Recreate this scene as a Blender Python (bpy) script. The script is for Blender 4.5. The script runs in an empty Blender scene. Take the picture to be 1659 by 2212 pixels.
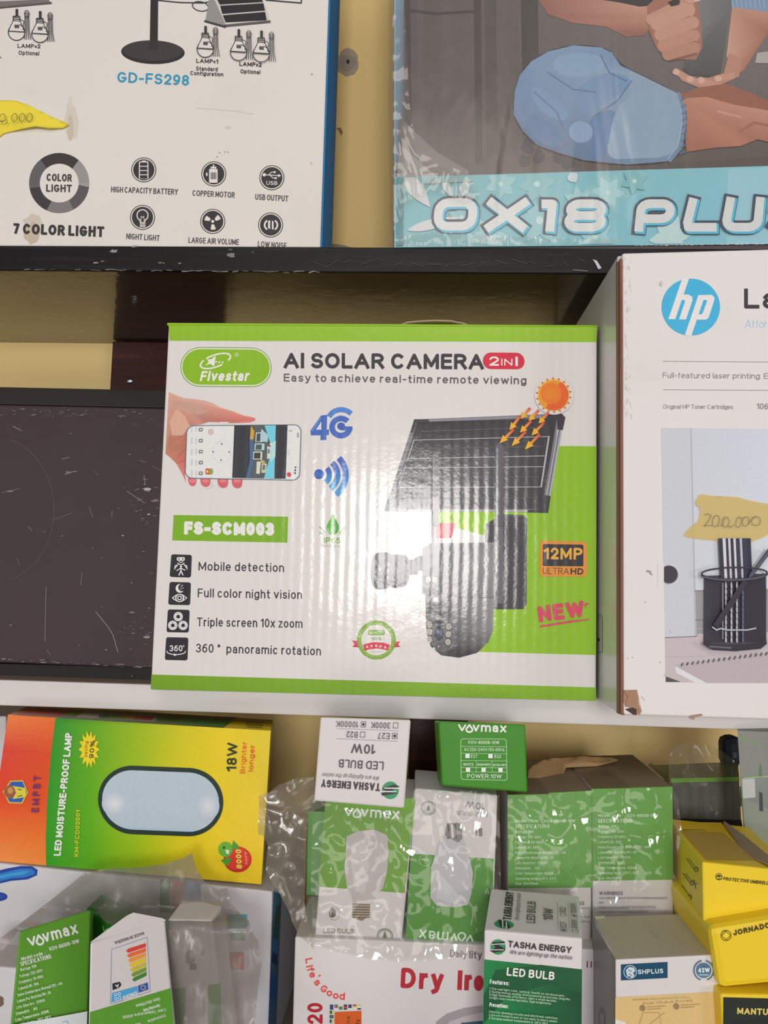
import bpy, bmesh, math, random
from mathutils import Vector, Matrix, noise
from mathutils.geometry import tessellate_polygon, delaunay_2d_cdt
random.seed(7)
sc = bpy.context.scene
COL = sc.collection
# ------------------------------------------------------------------ camera
W, H, FOC = 1659, 2212, 1660.0
YAW, PITCH, ROLL = math.radians(2.637), math.radians(5.231), math.radians(1.4026)
CAM = Vector((0, 0, 1.45))
Fv = Vector((-math.sin(YAW) * math.cos(PITCH), math.cos(YAW) * math.cos(PITCH), math.sin(PITCH)))
R0 = Fv.cross(Vector((0, 0, 1))).normalized()
U0 = R0.cross(Fv)
Rv = R0 * math.cos(ROLL) + U0 * math.sin(ROLL)
Uv = U0 * math.cos(ROLL) - R0 * math.sin(ROLL)
cd = bpy.data.cameras.new('camera')
cd.sensor_fit = 'VERTICAL'
cd.sensor_height = 36.0
cd.lens = 36.0 * FOC / H
cd.clip_start = 0.01
cam = bpy.data.objects.new('camera', cd)
cam.matrix_world = Matrix((Rv, Uv, -Fv)).transposed().to_4x4()
cam.location = CAM
COL.objects.link(cam)
sc.camera = cam
sc.view_settings.view_transform = 'Standard'
sc.view_settings.look = 'None'
sc.view_settings.gamma = 1
sc.view_settings.use_curve_mapping = False
sc.view_settings.exposure = -0.08
# ------------------------------------------------------------------ light: the shop's open front and ceiling tubes behind the viewer, plus added fill lamps
wd = bpy.data.worlds.new('room_light')
sc.world = wd
wd.use_nodes = True
wd.node_tree.nodes['Background'].inputs[0].default_value = (1.0, 0.90, 0.83, 1)
wd.node_tree.nodes['Background'].inputs[1].default_value = 0.2

def area(name, loc, aim, sx, sy, power, col):
    l = bpy.data.lights.new(name, 'AREA')
    l.shape = 'RECTANGLE'
    l.size, l.size_y, l.energy, l.color = sx, sy, power, col
    o = bpy.data.objects.new(name, l)
    COL.objects.link(o)
    o.location = loc
    o.rotation_euler = (Vector(aim) - Vector(loc)).to_track_quat('-Z', 'Y').to_euler()
    return o
area('ceiling_tubes', (-0.05, -1.9, 2.95), (-0.05, 0.62, 1.45), 1.4, 0.7, 11, (1.0, 0.88, 0.80))
area('side_fill', (2.1, -1.5, 1.52), (0, 0.6, 1.42), 1.1, 0.42, 12, (1.0, 0.91, 0.85))  # added fill lamp from the side, brightens the carton sides
area('left_fill', (-2.0, -1.9, 1.50), (0, 0.6, 1.40), 1.2, 0.42, 13, (1.0, 0.92, 0.86))  # added low fill lamp, reaches the wall under the shelves
area('doorway_daylight', (0.17, -2.2, 1.62), (0.02, 0.58, 1.5), 0.50, 0.56, 27, (1.0, 0.955, 0.92))
area('low_front_fill', (0.1, -2.1, 0.50), (0.0, 0.6, 1.4), 1.5, 0.5, 7, (1.0, 0.90, 0.82))  # added fill lamp from below, stands in for floor bounce

# ------------------------------------------------------------------ pixel rays onto real planes
def ray(x, y):
    return Fv + Rv * ((x - W / 2) / FOC) - Uv * ((y - H / 2) / FOC)
def atY(x, y, Y):
    d = ray(x, y)
    return CAM + d * (Y / d.y)
def atZ(x, y, z):
    d = ray(x, y)
    return CAM + d * ((z - CAM.z) / d.z)
def prj(p):
    v = p - CAM
    z = v.dot(Fv)
    return (W / 2 + FOC * v.dot(Rv) / z, H / 2 - FOC * v.dot(Uv) / z)
def on_plane(x, y, p, n):
    d = ray(x, y)
    return CAM + d * ((p - CAM).dot(n) / d.dot(n))

# ------------------------------------------------------------------ colour
def s2l(c):
    c = c / 255.0
    return c / 12.92 if c <= 0.04045 else ((c + 0.055) / 1.055) ** 2.4
def lin(c):
    return [s2l(v) for v in c]
def alb(c, ref):
    return [min(0.92, max(0.003, 0.80 * a / b)) for a, b in zip(lin(c), lin(ref))]
REF_TOP = (222, 212, 204)
REF_MID = (216, 206, 200)
REF_LOW = (206, 195, 190)

# ------------------------------------------------------------------ materials
MATS = {}
def nodes_of(name):
    m = bpy.data.materials.new(name)
    m.use_nodes = True
    nt = m.node_tree
    return m, nt, nt.nodes['Principled BSDF'], nt.links
def bump_into(nt, b, kind):
    """fine unevenness of board, kind: flat / board / corrugated / wrap"""
    if kind == 'flat':
        return
    L = nt.links
    tc = nt.nodes.new('ShaderNodeTexCoord')
    n1 = nt.nodes.new('ShaderNodeTexNoise')
    n1.inputs['Scale'].default_value = {'board': 60, 'corrugated': 45, 'wrap': 16}[kind]
    n1.inputs['Detail'].default_value = 4
    L.new(tc.outputs['Object'], n1.inputs['Vector'])
    bp = nt.nodes.new('ShaderNodeBump')
    bp.inputs['Strength'].default_value = 1.0
    bp.inputs['Distance'].default_value = {'board': 0.0003, 'corrugated': 0.0003, 'wrap': 0.004}[kind]
    L.new(n1.outputs['Fac'], bp.inputs['Height'])
    last = bp
    if kind == 'corrugated':
        w = nt.nodes.new('ShaderNodeTexWave')
        w.wave_type, w.bands_direction = 'BANDS', 'X'
        w.inputs['Scale'].default_value = 42
        w.inputs['Distortion'].default_value = 1.2
        w.inputs['Detail'].default_value = 1
        w.inputs['Detail Scale'].default_value = 0.3
        L.new(tc.outputs['Object'], w.inputs['Vector'])
        b2 = nt.nodes.new('ShaderNodeBump')
        b2.inputs['Strength'].default_value = 1.0
        b2.inputs['Distance'].default_value = 0.00007
        L.new(w.outputs['Fac'], b2.inputs['Height'])
        L.new(bp.outputs['Normal'], b2.inputs['Normal'])
        n3 = nt.nodes.new('ShaderNodeTexNoise')
        n3.inputs['Scale'].default_value = 420
        L.new(tc.outputs['Object'], n3.inputs['Vector'])
        b3 = nt.nodes.new('ShaderNodeBump')
        b3.inputs['Strength'].default_value = 1.0
        b3.inputs['Distance'].default_value = 0.00004
        L.new(n3.outputs['Fac'], b3.inputs['Height'])
        L.new(b2.outputs['Normal'], b3.inputs['Normal'])
        last = b3
    L.new(last.outputs['Normal'], b.inputs['Normal'])
    L.new(last.outputs['Normal'], b.inputs['Coat Normal'])
def printed(kind, rough=0.5, coat=0.0, coat_rough=0.1, spec=0.35):
    """ink on board: the colour comes from the artwork's own colour attribute"""
    key = ('printed', kind, rough, coat)
    if key in MATS:
        return MATS[key]
    m, nt, b, L = nodes_of('printed_ink_' + kind)
    a = nt.nodes.new('ShaderNodeVertexColor')
    a.layer_name = 'Col'
    tc = nt.nodes.new('ShaderNodeTexCoord')
    n = nt.nodes.new('ShaderNodeTexNoise')
    n.inputs['Scale'].default_value = 900
    n.inputs['Detail'].default_value = 2
    L.new(tc.outputs['Object'], n.inputs['Vector'])
    mr = nt.nodes.new('ShaderNodeMapRange')
    mr.inputs['To Min'].default_value = 0.90
    mr.inputs['To Max'].default_value = 1.10
    L.new(n.outputs['Fac'], mr.inputs['Value'])
    mx = nt.nodes.new('ShaderNodeVectorMath')
    mx.operation = 'SCALE'
    L.new(a.outputs['Color'], mx.inputs[0])
    L.new(mr.outputs['Result'], mx.inputs['Scale'])
    L.new(mx.outputs['Vector'], b.inputs['Base Color'])
    b.inputs['Roughness'].default_value = rough
    b.inputs['Specular IOR Level'].default_value = spec
    b.inputs['Coat Weight'].default_value = coat
    b.inputs['Coat Roughness'].default_value = coat_rough
    bump_into(nt, b, kind)
    MATS[key] = m
    return m
def solid(name, rgb, rough=0.6, dirt=0.0, dirt_rgb=(120, 95, 70), ref=REF_MID, kind='board', coat=0.0, coat_rough=0.1, spec=0.35, scale=9, stretch=(1, 1, 1), metal=0.0):
    if name in MATS:
        return MATS[name]
    m, nt, b, L = nodes_of(name)
    c = alb(rgb, ref)
    tc = nt.nodes.new('ShaderNodeTexCoord')
    mp = nt.nodes.new('ShaderNodeMapping')
    mp.inputs['Scale'].default_value = stretch
    L.new(tc.outputs['Object'], mp.inputs['Vector'])
    n = nt.nodes.new('ShaderNodeTexNoise')
    n.inputs['Scale'].default_value = scale
    n.inputs['Detail'].default_value = 7
    n.inputs['Roughness'].default_value = 0.62
    L.new(mp.outputs['Vector'], n.inputs['Vector'])
    r = nt.nodes.new('ShaderNodeValToRGB')
    r.color_ramp.elements[0].position = 0.50
    r.color_ramp.elements[1].position = 0.78
    d = alb(dirt_rgb, ref)
    r.color_ramp.elements[0].color = (*c, 1)
    r.color_ramp.elements[1].color = (*[x * (1 - dirt) + y * dirt for x, y in zip(c, d)], 1)
    L.new(n.outputs['Fac'], r.inputs['Fac'])
    L.new(r.outputs['Color'], b.inputs['Base Color'])
    b.inputs['Roughness'].default_value = rough
    b.inputs['Metallic'].default_value = metal
    b.inputs['Specular IOR Level'].default_value = spec
    b.inputs['Coat Weight'].default_value = coat
    b.inputs['Coat Roughness'].default_value = coat_rough
    bump_into(nt, b, kind)
    MATS[name] = m
    return m
def film_mat(name, tint=(0.96, 0.96, 0.95), haze=0.05, gloss=0.10, rough=0.12, bump=0.006, scale=30, hz=(0.75, 0.75, 0.72)):
    if name in MATS:
        return MATS[name]
    m = bpy.data.materials.new(name)
    m.use_nodes = True
    nt = m.node_tree
    nt.nodes.clear()
    L = nt.links
    out = nt.nodes.new('ShaderNodeOutputMaterial')
    tr = nt.nodes.new('ShaderNodeBsdfTransparent')
    tr.inputs[0].default_value = (*tint, 1)
    gl = nt.nodes.new('ShaderNodeBsdfGlossy')
    gl.inputs['Roughness'].default_value = rough
    df = nt.nodes.new('ShaderNodeBsdfDiffuse')
    df.inputs[0].default_value = (*hz, 1)
    tc = nt.nodes.new('ShaderNodeTexCoord')
    n = nt.nodes.new('ShaderNodeTexNoise')
    n.inputs['Scale'].default_value = scale
    n.inputs['Detail'].default_value = 2
    n.inputs['Distortion'].default_value = 1.6
    mp = nt.nodes.new('ShaderNodeMapping')
    mp.inputs['Rotation'].default_value = (0, 0.5, 0)
    mp.inputs['Scale'].default_value = (1.0, 1.0, 0.34)
    L.new(tc.outputs['Object'], mp.inputs['Vector'])
    L.new(mp.outputs['Vector'], n.inputs['Vector'])
    bp = nt.nodes.new('ShaderNodeBump')
    bp.inputs['Distance'].default_value = bump
    bp.inputs['Strength'].default_value = 1.0
    L.new(n.outputs['Fac'], bp.inputs['Height'])
    L.new(bp.outputs['Normal'], gl.inputs['Normal'])
    m1 = nt.nodes.new('ShaderNodeMixShader')
    m1.inputs[0].default_value = haze
    L.new(tr.outputs[0], m1.inputs[1])
    L.new(df.outputs[0], m1.inputs[2])
    m2 = nt.nodes.new('ShaderNodeMixShader')
    lw = nt.nodes.new('ShaderNodeLayerWeight')
    lw.inputs['Blend'].default_value = 0.25
    L.new(bp.outputs['Normal'], lw.inputs['Normal'])
    mr = nt.nodes.new('ShaderNodeMapRange')
    mr.inputs['To Min'].default_value = gloss * 0.6
    mr.inputs['To Max'].default_value = min(1, gloss * 4)
    L.new(lw.outputs['Facing'], mr.inputs['Value'])
    L.new(mr.outputs['Result'], m2.inputs[0])
    L.new(m1.outputs[0], m2.inputs[1])
    L.new(gl.outputs[0], m2.inputs[2])
    L.new(m2.outputs[0], out.inputs[0])
    MATS[name] = m
    return m

# ------------------------------------------------------------------ objects
def tag(o, label=None, cat=None, group=None, kind=None):
    if label: o['label'] = label
    if cat: o['category'] = cat
    if group: o['group'] = group
    if kind: o['kind'] = kind
    return o
def empty(name, loc, label, cat, group=None):
    o = bpy.data.objects.new(name, None)
    o.empty_display_size = 0.02
    COL.objects.link(o)
    o.location = loc
    return tag(o, label, cat, group)
def link_mesh(name, me, parent=None, mat=None):
    o = bpy.data.objects.new(name, me)
    COL.objects.link(o)
    if mat: me.materials.append(mat)
    if parent: o.parent = parent
    return o
def hexa(name, f, b, mat, parent=None, bevel=0.0012, seg=2):
    """closed box from front corners f and back corners b (TL, TR, BR, BL), world coordinates"""
    off = Vector(parent.location) if parent else Vector((0, 0, 0))
    bm = bmesh.new()
    v = [bm.verts.new(p - off) for p in list(f) + list(b)]
    for q in ((0, 3, 2, 1), (4, 5, 6, 7), (0, 1, 5, 4), (3, 7, 6, 2), (0, 4, 7, 3), (1, 2, 6, 5)):
        bm.faces.new([v[i] for i in q])
    bmesh.ops.recalc_face_normals(bm, faces=bm.faces)
    if bevel:
        bmesh.ops.bevel(bm, geom=list(bm.edges), offset=bevel, segments=seg, profile=0.5, affect='EDGES')
    me = bpy.data.meshes.new(name)
    bm.to_mesh(me)
    bm.free()
    return link_mesh(name, me, parent, mat)
def aabox(name, x0, x1, y0, y1, z0, z1, mat, parent=None, bevel=0.0012):
    f = [Vector(p) for p in ((x0, y0, z1), (x1, y0, z1), (x1, y0, z0), (x0, y0, z0))]
    b = [Vector(p) for p in ((x0, y1, z1), (x1, y1, z1), (x1, y1, z0), (x0, y1, z0))]
    return hexa(name, f, b, mat, parent, bevel)

# ------------------------------------------------------------------ stroke lettering
def E(cx, cy, rx, ry, a0, a1):
    n = max(3, int(abs(a1 - a0) / 20))
    return [(cx + rx * math.cos(math.radians(a0 + (a1 - a0) * i / n)), cy + ry * math.sin(math.radians(a0 + (a1 - a0) * i / n))) for i in range(n + 1)]
X = 0.72
RING = E(.5, .36, .5, .36, 0, 360)
GL = {
 'A': (.72, [[(0, 0), (.5, 1), (1, 0)], [(.19, .32), (.81, .32)]]),
 'B': (.56, [[(0, .53), (.5, .53)] + E(.5, .765, .4, .235, -90, 90) + [(0, 1), (0, 0), (.52, 0)] + E(.52, .265, .48, .265, -90, 88)]),
 'C': (.64, [E(.5, .5, .5, .5, 48, 312)]),
 'D': (.62, [[(0, 0), (0, 1), (.4, 1)] + E(.4, .5, .6, .5, 90, -90) + [(0, 0)]]),
 'E': (.48, [[(1, 1), (0, 1), (0, 0), (1, 0)], [(0, .52), (.92, .52)]]),
 'F': (.46, [[(1, 1), (0, 1), (0, 0)], [(0, .5), (.9, .5)]]),
 'G': (.66, [E(.5, .5, .5, .5, 48, 335) + [(1, .45), (.58, .45)]]),
 'H': (.6, [[(0, 0), (0, 1)], [(1, 0), (1, 1)], [(0, .52), (1, .52)]]),
 'I': (0, [[(0, 0), (0, 1)]]),
 'J': (.42, [[(1, 1), (1, .3)] + E(.5, .3, .5, .3, 0, -170)]),
 'K': (.58, [[(0, 0), (0, 1)], [(.95, 1), (0, .4)], [(.3, .6), (1, 0)]]),
 'L': (.46, [[(0, 1), (0, 0), (1, 0)]]),
 'M': (.74, [[(0, 0), (0, 1), (.5, .15), (1, 1), (1, 0)]]),
 'N': (.6, [[(0, 0), (0, 1), (1, 0), (1, 1)]]),
 'O': (.7, [E(.5, .5, .5, .5, 0, 360)]),
 'P': (.54, [[(0, 0), (0, 1), (.5, 1)] + E(.5, .73, .5, .27, 90, -90) + [(0, .46)]]),
 'Q': (.7, [E(.5, .5, .5, .5, 0, 360), [(.6, .25), (1, -.05)]]),
 'R': (.58, [[(0, 0), (0, 1), (.5, 1)] + E(.5, .74, .46, .26, 90, -90) + [(0, .48)], [(.52, .48), (1, 0)]]),
 'S': (.54, [E(.5, .745, .46, .255, 28, 270) + E(.5, .255, .5, .255, 90, -152)]),
 'T': (.58, [[(0, 1), (1, 1)], [(.5, 1), (.5, 0)]]),
 'U': (.58, [[(0, 1), (0, .36)] + E(.5, .36, .5, .36, 180, 360) + [(1, 1)]]),
 'V': (.66, [[(0, 1), (.5, 0), (1, 1)]]),
 'W': (.98, [[(0, 1), (.25, 0), (.5, .95), (.75, 0), (1, 1)]]),
 'X': (.62, [[(0, 0), (1, 1)], [(0, 1), (1, 0)]]),
 'Y': (.62, [[(0, 1), (.5, .45), (1, 1)], [(.5, .45), (.5, 0)]]),
 'Z': (.56, [[(0, 1), (1, 1), (0, 0), (1, 0)]]),
 '0': (.46, [E(.5, .5, .5, .5, 0, 360)]),
 '1': (.24, [[(0, .78), (1, 1), (1, 0)]]),
 '2': (.46, [E(.5, .7, .5, .3, 170, -35) + [(0, 0), (1, 0)]]),
 '3': (.46, [E(.48, .75, .46, .25, 155, -90) + E(.48, .26, .52, .26, 90, -155)]),
 '4': (.5, [[(.76, 0), (.76, 1), (0, .28), (1, .28)]]),
 '5': (.46, [[(.92, 1), (.15, 1), (.08, .52)] + E(.46, .33, .54, .33, 130, -148)]),
 '6': (.46, [E(.5, .32, .5, .32, 0, 360), E(.68, .34, .68, .66, 72, 180)]),
 '7': (.44, [[(0, 1), (1, 1), (.35, 0)]]),
 '8': (.46, [E(.5, .755, .44, .245, 0, 360), E(.5, .26, .5, .26, 0, 360)]),
 '9': (.46, [E(.5, .68, .5, .32, 0, 360), E(.32, .66, .68, .66, -108, 0)]),
 'a': (.42, [E(.47, .5, .43, .22, 160, 0) + [(.92, 0)], [(.92, .41), (.46, .41)] + E(.42, .205, .42, .205, 90, 270) + [(.55, 0), (.9, .15)]]),
 'b': (.46, [[(0, 0), (0, 1)], RING]), 'c': (.42, [E(.5, .36, .5, .36, 45, 315)]),
 'd': (.46, [[(1, 0), (1, 1)], RING]), 'e': (.45, [[(.04, .37), (1, .37)] + E(.5, .36, .5, .36, 5, 312)]),
 'f': (.26, [[(.38, 0), (.38, .78)] + E(.85, .78, .47, .22, 180, 95), [(0, .68), (.95, .68)]]),
 'g': (.46, [RING, [(1, .72), (1, 0)] + E(.5, -.02, .5, .24, 0, -150)]),
 'h': (.42, [[(0, 0), (0, 1)], [(0, .4)] + E(.5, .42, .5, .3, 180, 0) + [(1, 0)]]),
 'i': (0, [[(0, 0), (0, .7)], [(0, .99), (0, 1)]]), 'j': (.16, [[(1, .7), (1, -.1), (.5, -.26), (0, -.26)], [(1, .99), (1, 1)]]),
 'k': (.42, [[(0, 0), (0, 1)], [(.92, .7), (0, .22)], [(.34, .42), (1, 0)]]), 'l': (0, [[(0, 0), (0, 1)]]),
 'm': (.78, [[(0, 0), (0, .72)], [(0, .45)] + E(.25, .47, .25, .25, 180, 0) + [(.5, 0)], [(.5, .45)] + E(.75, .47, .25, .25, 180, 0) + [(1, 0)]]),
 'n': (.42, [[(0, 0), (0, .72)], [(0, .4)] + E(.5, .42, .5, .3, 180, 0) + [(1, 0)]]), 'o': (.46, [RING]),
 'p': (.46, [[(0, .72), (0, -.26)], RING]), 'q': (.46, [[(1, .72), (1, -.26)], RING]),
 'r': (.24, [[(0, 0), (0, .72)], [(0, .4)] + E(.9, .4, .9, .32, 180, 85)]),
 's': (.38, [E(.5, .535, .45, .185, 25, 270) + E(.5, .18, .5, .18, 90, -155)]),
 't': (.26, [[(.4, .95), (.4, .16)] + E(.8, .16, .4, .16, 180, 270) + [(1, 0)], [(0, .68), (1, .68)]]),
 'u': (.42, [[(0, .72), (0, .3)] + E(.5, .3, .5, .3, 180, 360) + [(1, .4)], [(1, .72), (1, 0)]]),
 'v': (.46, [[(0, .72), (.5, 0), (1, .72)]]), 'w': (.7, [[(0, .72), (.25, 0), (.5, .66), (.75, 0), (1, .72)]]),
 'x': (.42, [[(0, 0), (1, .72)], [(0, .72), (1, 0)]]), 'y': (.46, [[(0, .72), (.52, 0)], [(1, .72), (.42, -.18), (.1, -.26)]]),
 'z': (.4, [[(0, .72), (1, .72), (0, 0), (1, 0)]]),
 '.': (0, [[(0, 0), (0, .005)]]), ',': (.05, [[(1, .0), (0, -.14)]]), ':': (0, [[(0, .02), (0, .025)], [(0, .6), (0, .605)]]),
 '-': (.26, [[(0, .4), (1, .4)]]), '/': (.3, [[(0, -.05), (1, 1.05)]]), '(': (.16, [E(1, .45, 1, .62, 125, 235)]), ')': (.16, [E(0, .45, 1, .62, 55, -55)]),
 '%': (.74, [E(.2, .78, .2, .22, 0, 360), E(.8, .22, .2, .22, 0, 360), [(.2, 0), (.8, 1)]]), '°': (.2, [E(.5, .85, .5, .13, 0, 360)]),
 ';': (.05, [[(1, .0), (0, -.14)], [(1, .6), (1, .605)]]), "'": (0, [[(0, .8), (0, 1)]]), '>': (.36, [[(0, .7), (1, .4), (0, .1)]]), '+': (.4, [[(0, .4), (1, .4)], [(.5, .65), (.5, .15)]]), '*': (.26, [[(0, .12), (1, .58)], [(0, .58), (1, .12)]]),
}
def layout(s, L, h, t, gap):
    """glyph x positions for total outer length L, cap height h, stroke t (all in the same units)"""
    nat = 0.0
    fix = 0.0
    for i, ch in enumerate(s):
        if ch == ' ':
            nat += .3
            continue
        nat += GL[ch][0]
        fix += t
        if i < len(s) - 1: nat += gap
    k = max(0.05, (L - fix) / max(nat, 1e-6))
    x = 0.0
    out = []
    for i, ch in enumerate(s):
        if ch == ' ':
            x += .3 * k
            continue
        out.append((ch, x, k))
        x += GL[ch][0] * k + t + gap * k
    return out

# ------------------------------------------------------------------ printed artwork on a plane
class Face:
    def __init__(s, p, n, root):
        s.p, s.n, s.root = p, n.normalized(), root
        if (CAM - p).dot(s.n) < 0: s.n = -s.n
def zoom(x0, y0, x1, w=1659):
    k = (x1 - x0) / w
    return lambda x, y: (x0 + x * k, y0 + y * k)
def quadmap(q, w=100.0, h=100.0):
    """projective map from (0..w, 0..h) to the pixel quad TL TR BR BL"""
    (x0, y0), (x1, y1), (x2, y2), (x3, y3) = q
    dx1, dx2, dx3 = x1 - x2, x3 - x2, x0 - x1 + x2 - x3
    dy1, dy2, dy3 = y1 - y2, y3 - y2, y0 - y1 + y2 - y3
    den = dx1 * dy2 - dx2 * dy1
    g = (dx3 * dy2 - dx2 * dy3) / den
    hh = (dx1 * dy3 - dx3 * dy1) / den
    a, b, c = x1 - x0 + g * x1, x3 - x0 + hh * x3, x0
    d, e, f = y1 - y0 + g * y1, y3 - y0 + hh * y3, y0
    def fn(u, v):
        u, v = u / w, v / h
        z = g * u + hh * v + 1
        return ((a * u + b * v + c) / z, (d * u + e * v + f) / z)
    return fn
PX = lambda x, y: (x, y)
STEP = 1.6e-5
class Art:
    def __init__(s, face, name, frame=PX, ref=REF_MID, mat=None, base=0.00012):
        s.face, s.name, s.fr, s.ref, s.mat, s.base = face, name, frame, ref, mat, base
        s.V, s.F, s.C, s.n, s.sub = [], [], [], 0, 0
        s.step = STEP
    def f(s, frame):
        s.fr = frame
        return s
    def _add(s, pts, faces, cols, rise=0.0):
        k = len(s.V)
        z = s.base + s.n * s.step + s.sub * 3e-6
        s.V += [(*s.fr(*p), z + i * rise) for i, p in enumerate(pts)]
        for fc in faces:
            s.F.append([k + i for i in fc])
            s.C.append([cols[i] for i in fc])
    def poly(s, pts, col, cols=None):
        s.n += 1
        cl = [alb(c, s.ref) for c in cols] if cols else [alb(col, s.ref)] * len(pts)
        if len(pts) == 3: fs = [(0, 1, 2)]
        else: fs = tessellate_polygon([[Vector((p[0], p[1], 0)) for p in pts]])
        s._add(pts, fs, cl)
        return s
    def grad(s, q, cols, n=12):
        """quad TL TR BR BL with corner colours, subdivided"""
        s.n += 1
        cl = [alb(c, s.ref) for c in cols]
        P, K, Fs = [], [], []
        for j in range(n + 1):
            for i in range(n + 1):
                u, v = i / n, j / n
                wts = ((1 - u) * (1 - v), u * (1 - v), u * v, (1 - u) * v)
                P.append(tuple(sum(w * q[k][d] for k, w in enumerate(wts)) for d in (0, 1)))
                K.append([sum(w * cl[k][d] for k, w in enumerate(wts)) for d in range(3)])
        for j in range(n):
            for i in range(n):
                a = j * (n + 1) + i
                Fs.append((a, a + 1, a + n + 2, a + n + 1))
        s._add(P, Fs, K)
        return s
    def ell(s, cx, cy, rx, ry, col, rot=0, a0=0, a1=360, n=36, edge=None):
        r = math.radians(rot)
        pts = []
        for i in range(n + (a1 - a0 < 360)):
            a = math.radians(a0 + (a1 - a0) * i / n)
            x, y = rx * math.cos(a), ry * math.sin(a)
            pts.append((cx + x * math.cos(r) - y * math.sin(r), cy + x * math.sin(r) + y * math.cos(r)))
        s.n += 1
        c0 = alb(col, s.ref)
        c1 = alb(edge, s.ref) if edge else c0
        m = len(pts)
        fs = [(m, i, (i + 1) % m) for i in range(m if a1 - a0 >= 360 else m - 1)]
        s._add(pts + [(cx, cy)], fs, [c1] * m + [c0])
        return s
    def ring(s, cx, cy, rx, ry, w, col, rot=0, a0=0, a1=360):
        r = math.radians(rot)
        n = max(6, int((a1 - a0) / 9))
        pts = []
        for i in range(n + 1):
            a = math.radians(a0 + (a1 - a0) * i / n)
            x, y = rx * math.cos(a), ry * math.sin(a)
            pts.append((cx + x * math.cos(r) - y * math.sin(r), cy + x * math.sin(r) + y * math.cos(r)))
        return s.line(pts, w, col, cap=False)
    def rq(s, q, r, col, n=7):
        """polygon q with corners rounded by r"""
        pts = []
        m = len(q)
        for i in range(m):
            p, a, b = Vector(q[i]), Vector(q[i - 1]), Vector(q[(i + 1) % m])
            ra = min(r, (a - p).length * .5)
            rb = min(r, (b - p).length * .5)
            A, B = p + (a - p).normalized() * ra, p + (b - p).normalized() * rb
            for k in range(n + 1):
                t = k / n
                c1, c2 = A + (p - A) * .5523, B + (p - B) * .5523
                v = A * (1 - t) ** 3 + c1 * 3 * t * (1 - t) ** 2 + c2 * 3 * t * t * (1 - t) + B * t ** 3
                if not pts or (Vector(pts[-1]) - v).length > 1e-6: pts.append(tuple(v))
        return s.poly(pts, col)
    def rect(s, x0, y0, x1, y1, col, r=0):
        q = [(x0, y0), (x1, y0), (x1, y1), (x0, y1)]
        return s.rq(q, r, col) if r else s.poly(q, col)
    def _strip(s, pts, w, c, cap=True):
        P = [Vector(p) for p in pts]
        Q = [P[0]]
        for p in P[1:]:
            if (p - Q[-1]).length > 1e-7: Q.append(p)
        P = Q
        if len(P) < 2: return
        closed = (P[0] - P[-1]).length < 1e-4 * max(1, w) and len(P) > 3
        if closed: P[-1] = P[0].copy()
        hw = w / 2
        D = [(P[i + 1] - P[i]).normalized() for i in range(len(P) - 1)]
        if cap and not closed:
            P[0] = P[0] - D[0] * hw
            P[-1] = P[-1] + D[-1] * hw
        nrm = lambda d: Vector((-d.y, d.x))
        V, Fs = [], []
        def pair(p, o):
            V.extend([tuple(p + o), tuple(p - o)])
            return len(V) - 2
        dots = []
        def joint(d0, d1):
            c = d0.dot(d1)
            if c < 0.6: return None
            m = (nrm(d0) + nrm(d1)).normalized()
            return m * (hw / max(0.5, m.dot(nrm(d1))))
        st = None
        if closed: st = joint(D[-1], D[0])
        prev = pair(P[0], st or nrm(D[0]) * hw)
        for i in range(len(D)):
            p = P[i + 1]
            if i < len(D) - 1:
                j = joint(D[i], D[i + 1])
            else:
                j = st
            cur = pair(p, j if j else nrm(D[i]) * hw)
            Fs.append((prev, prev + 1, cur + 1, cur))
            prev = cur
            if j is None and (i < len(D) - 1):
                dots.append(p)
                s.sub += 1
                s._add(V, Fs, [c] * len(V), 2.5e-7)
                V, Fs = [], []
                prev = pair(p, nrm(D[i + 1]) * hw)
        if closed and st is None: dots.append(P[0])
        s.sub += 1
        s._add(V, Fs, [c] * len(V), 2.5e-7)
        for p in dots:
            s.sub += 1
            s._add([(p.x + hw * math.cos(i * math.pi / 6), p.y + hw * math.sin(i * math.pi / 6)) for i in range(12)], [tuple(range(12))], [c] * 12)
    def line(s, pts, w, col, cap=True, closed=False):
        s.n += 1
        if closed: pts = list(pts) + [pts[0]]
        s._strip(pts, w, alb(col, s.ref), cap)
        return s
    def text(s, st, p0, p1, h, col, t=.14, slant=0.0, up=None, gap=.15, grow=0.0, shift=(0, 0)):
        s.n += 1
        p0, p1 = Vector(p0) + Vector(shift), Vector(p1) + Vector(shift)
        dx = p1 - p0
        L = dx.length
        ex = dx / L
        ey = Vector(up).normalized() if up else Vector((ex.y, -ex.x))
        tt = t * h
        c = alb(col, s.ref)
        for ch, x, k in layout(st, L, h, tt, gap):
            w, strokes = GL[ch]
            for pts in strokes:
                q = []
                for (u, v) in pts:
                    yy = tt / 2 + v * (h - tt)
                    xx = x + tt / 2 + u * w * k + slant * yy
                    q.append(tuple(p0 + ex * xx + ey * yy))
                s._strip(q, tt + 2 * grow, c)
        return s
    def star(s, cx, cy, r, col, k=5, inner=.4, rot=-90, sx=1):
        pts = []
        for i in range(2 * k):
            a = math.radians(rot + 180 * i / k)
            rr = r if i % 2 == 0 else r * inner
            pts.append((cx + sx * rr * math.cos(a), cy + rr * math.sin(a)))
        s.n += 1
        c = alb(col, s.ref)
        m = len(pts)
        s._add(pts + [(cx, cy)], [(m, i, (i + 1) % m) for i in range(m)], [c] * (m + 1))
        return s
    def cut(s, label=None):
        o = s.done(label=label)
        s.V, s.F, s.C = [], [], []
        return o
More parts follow.
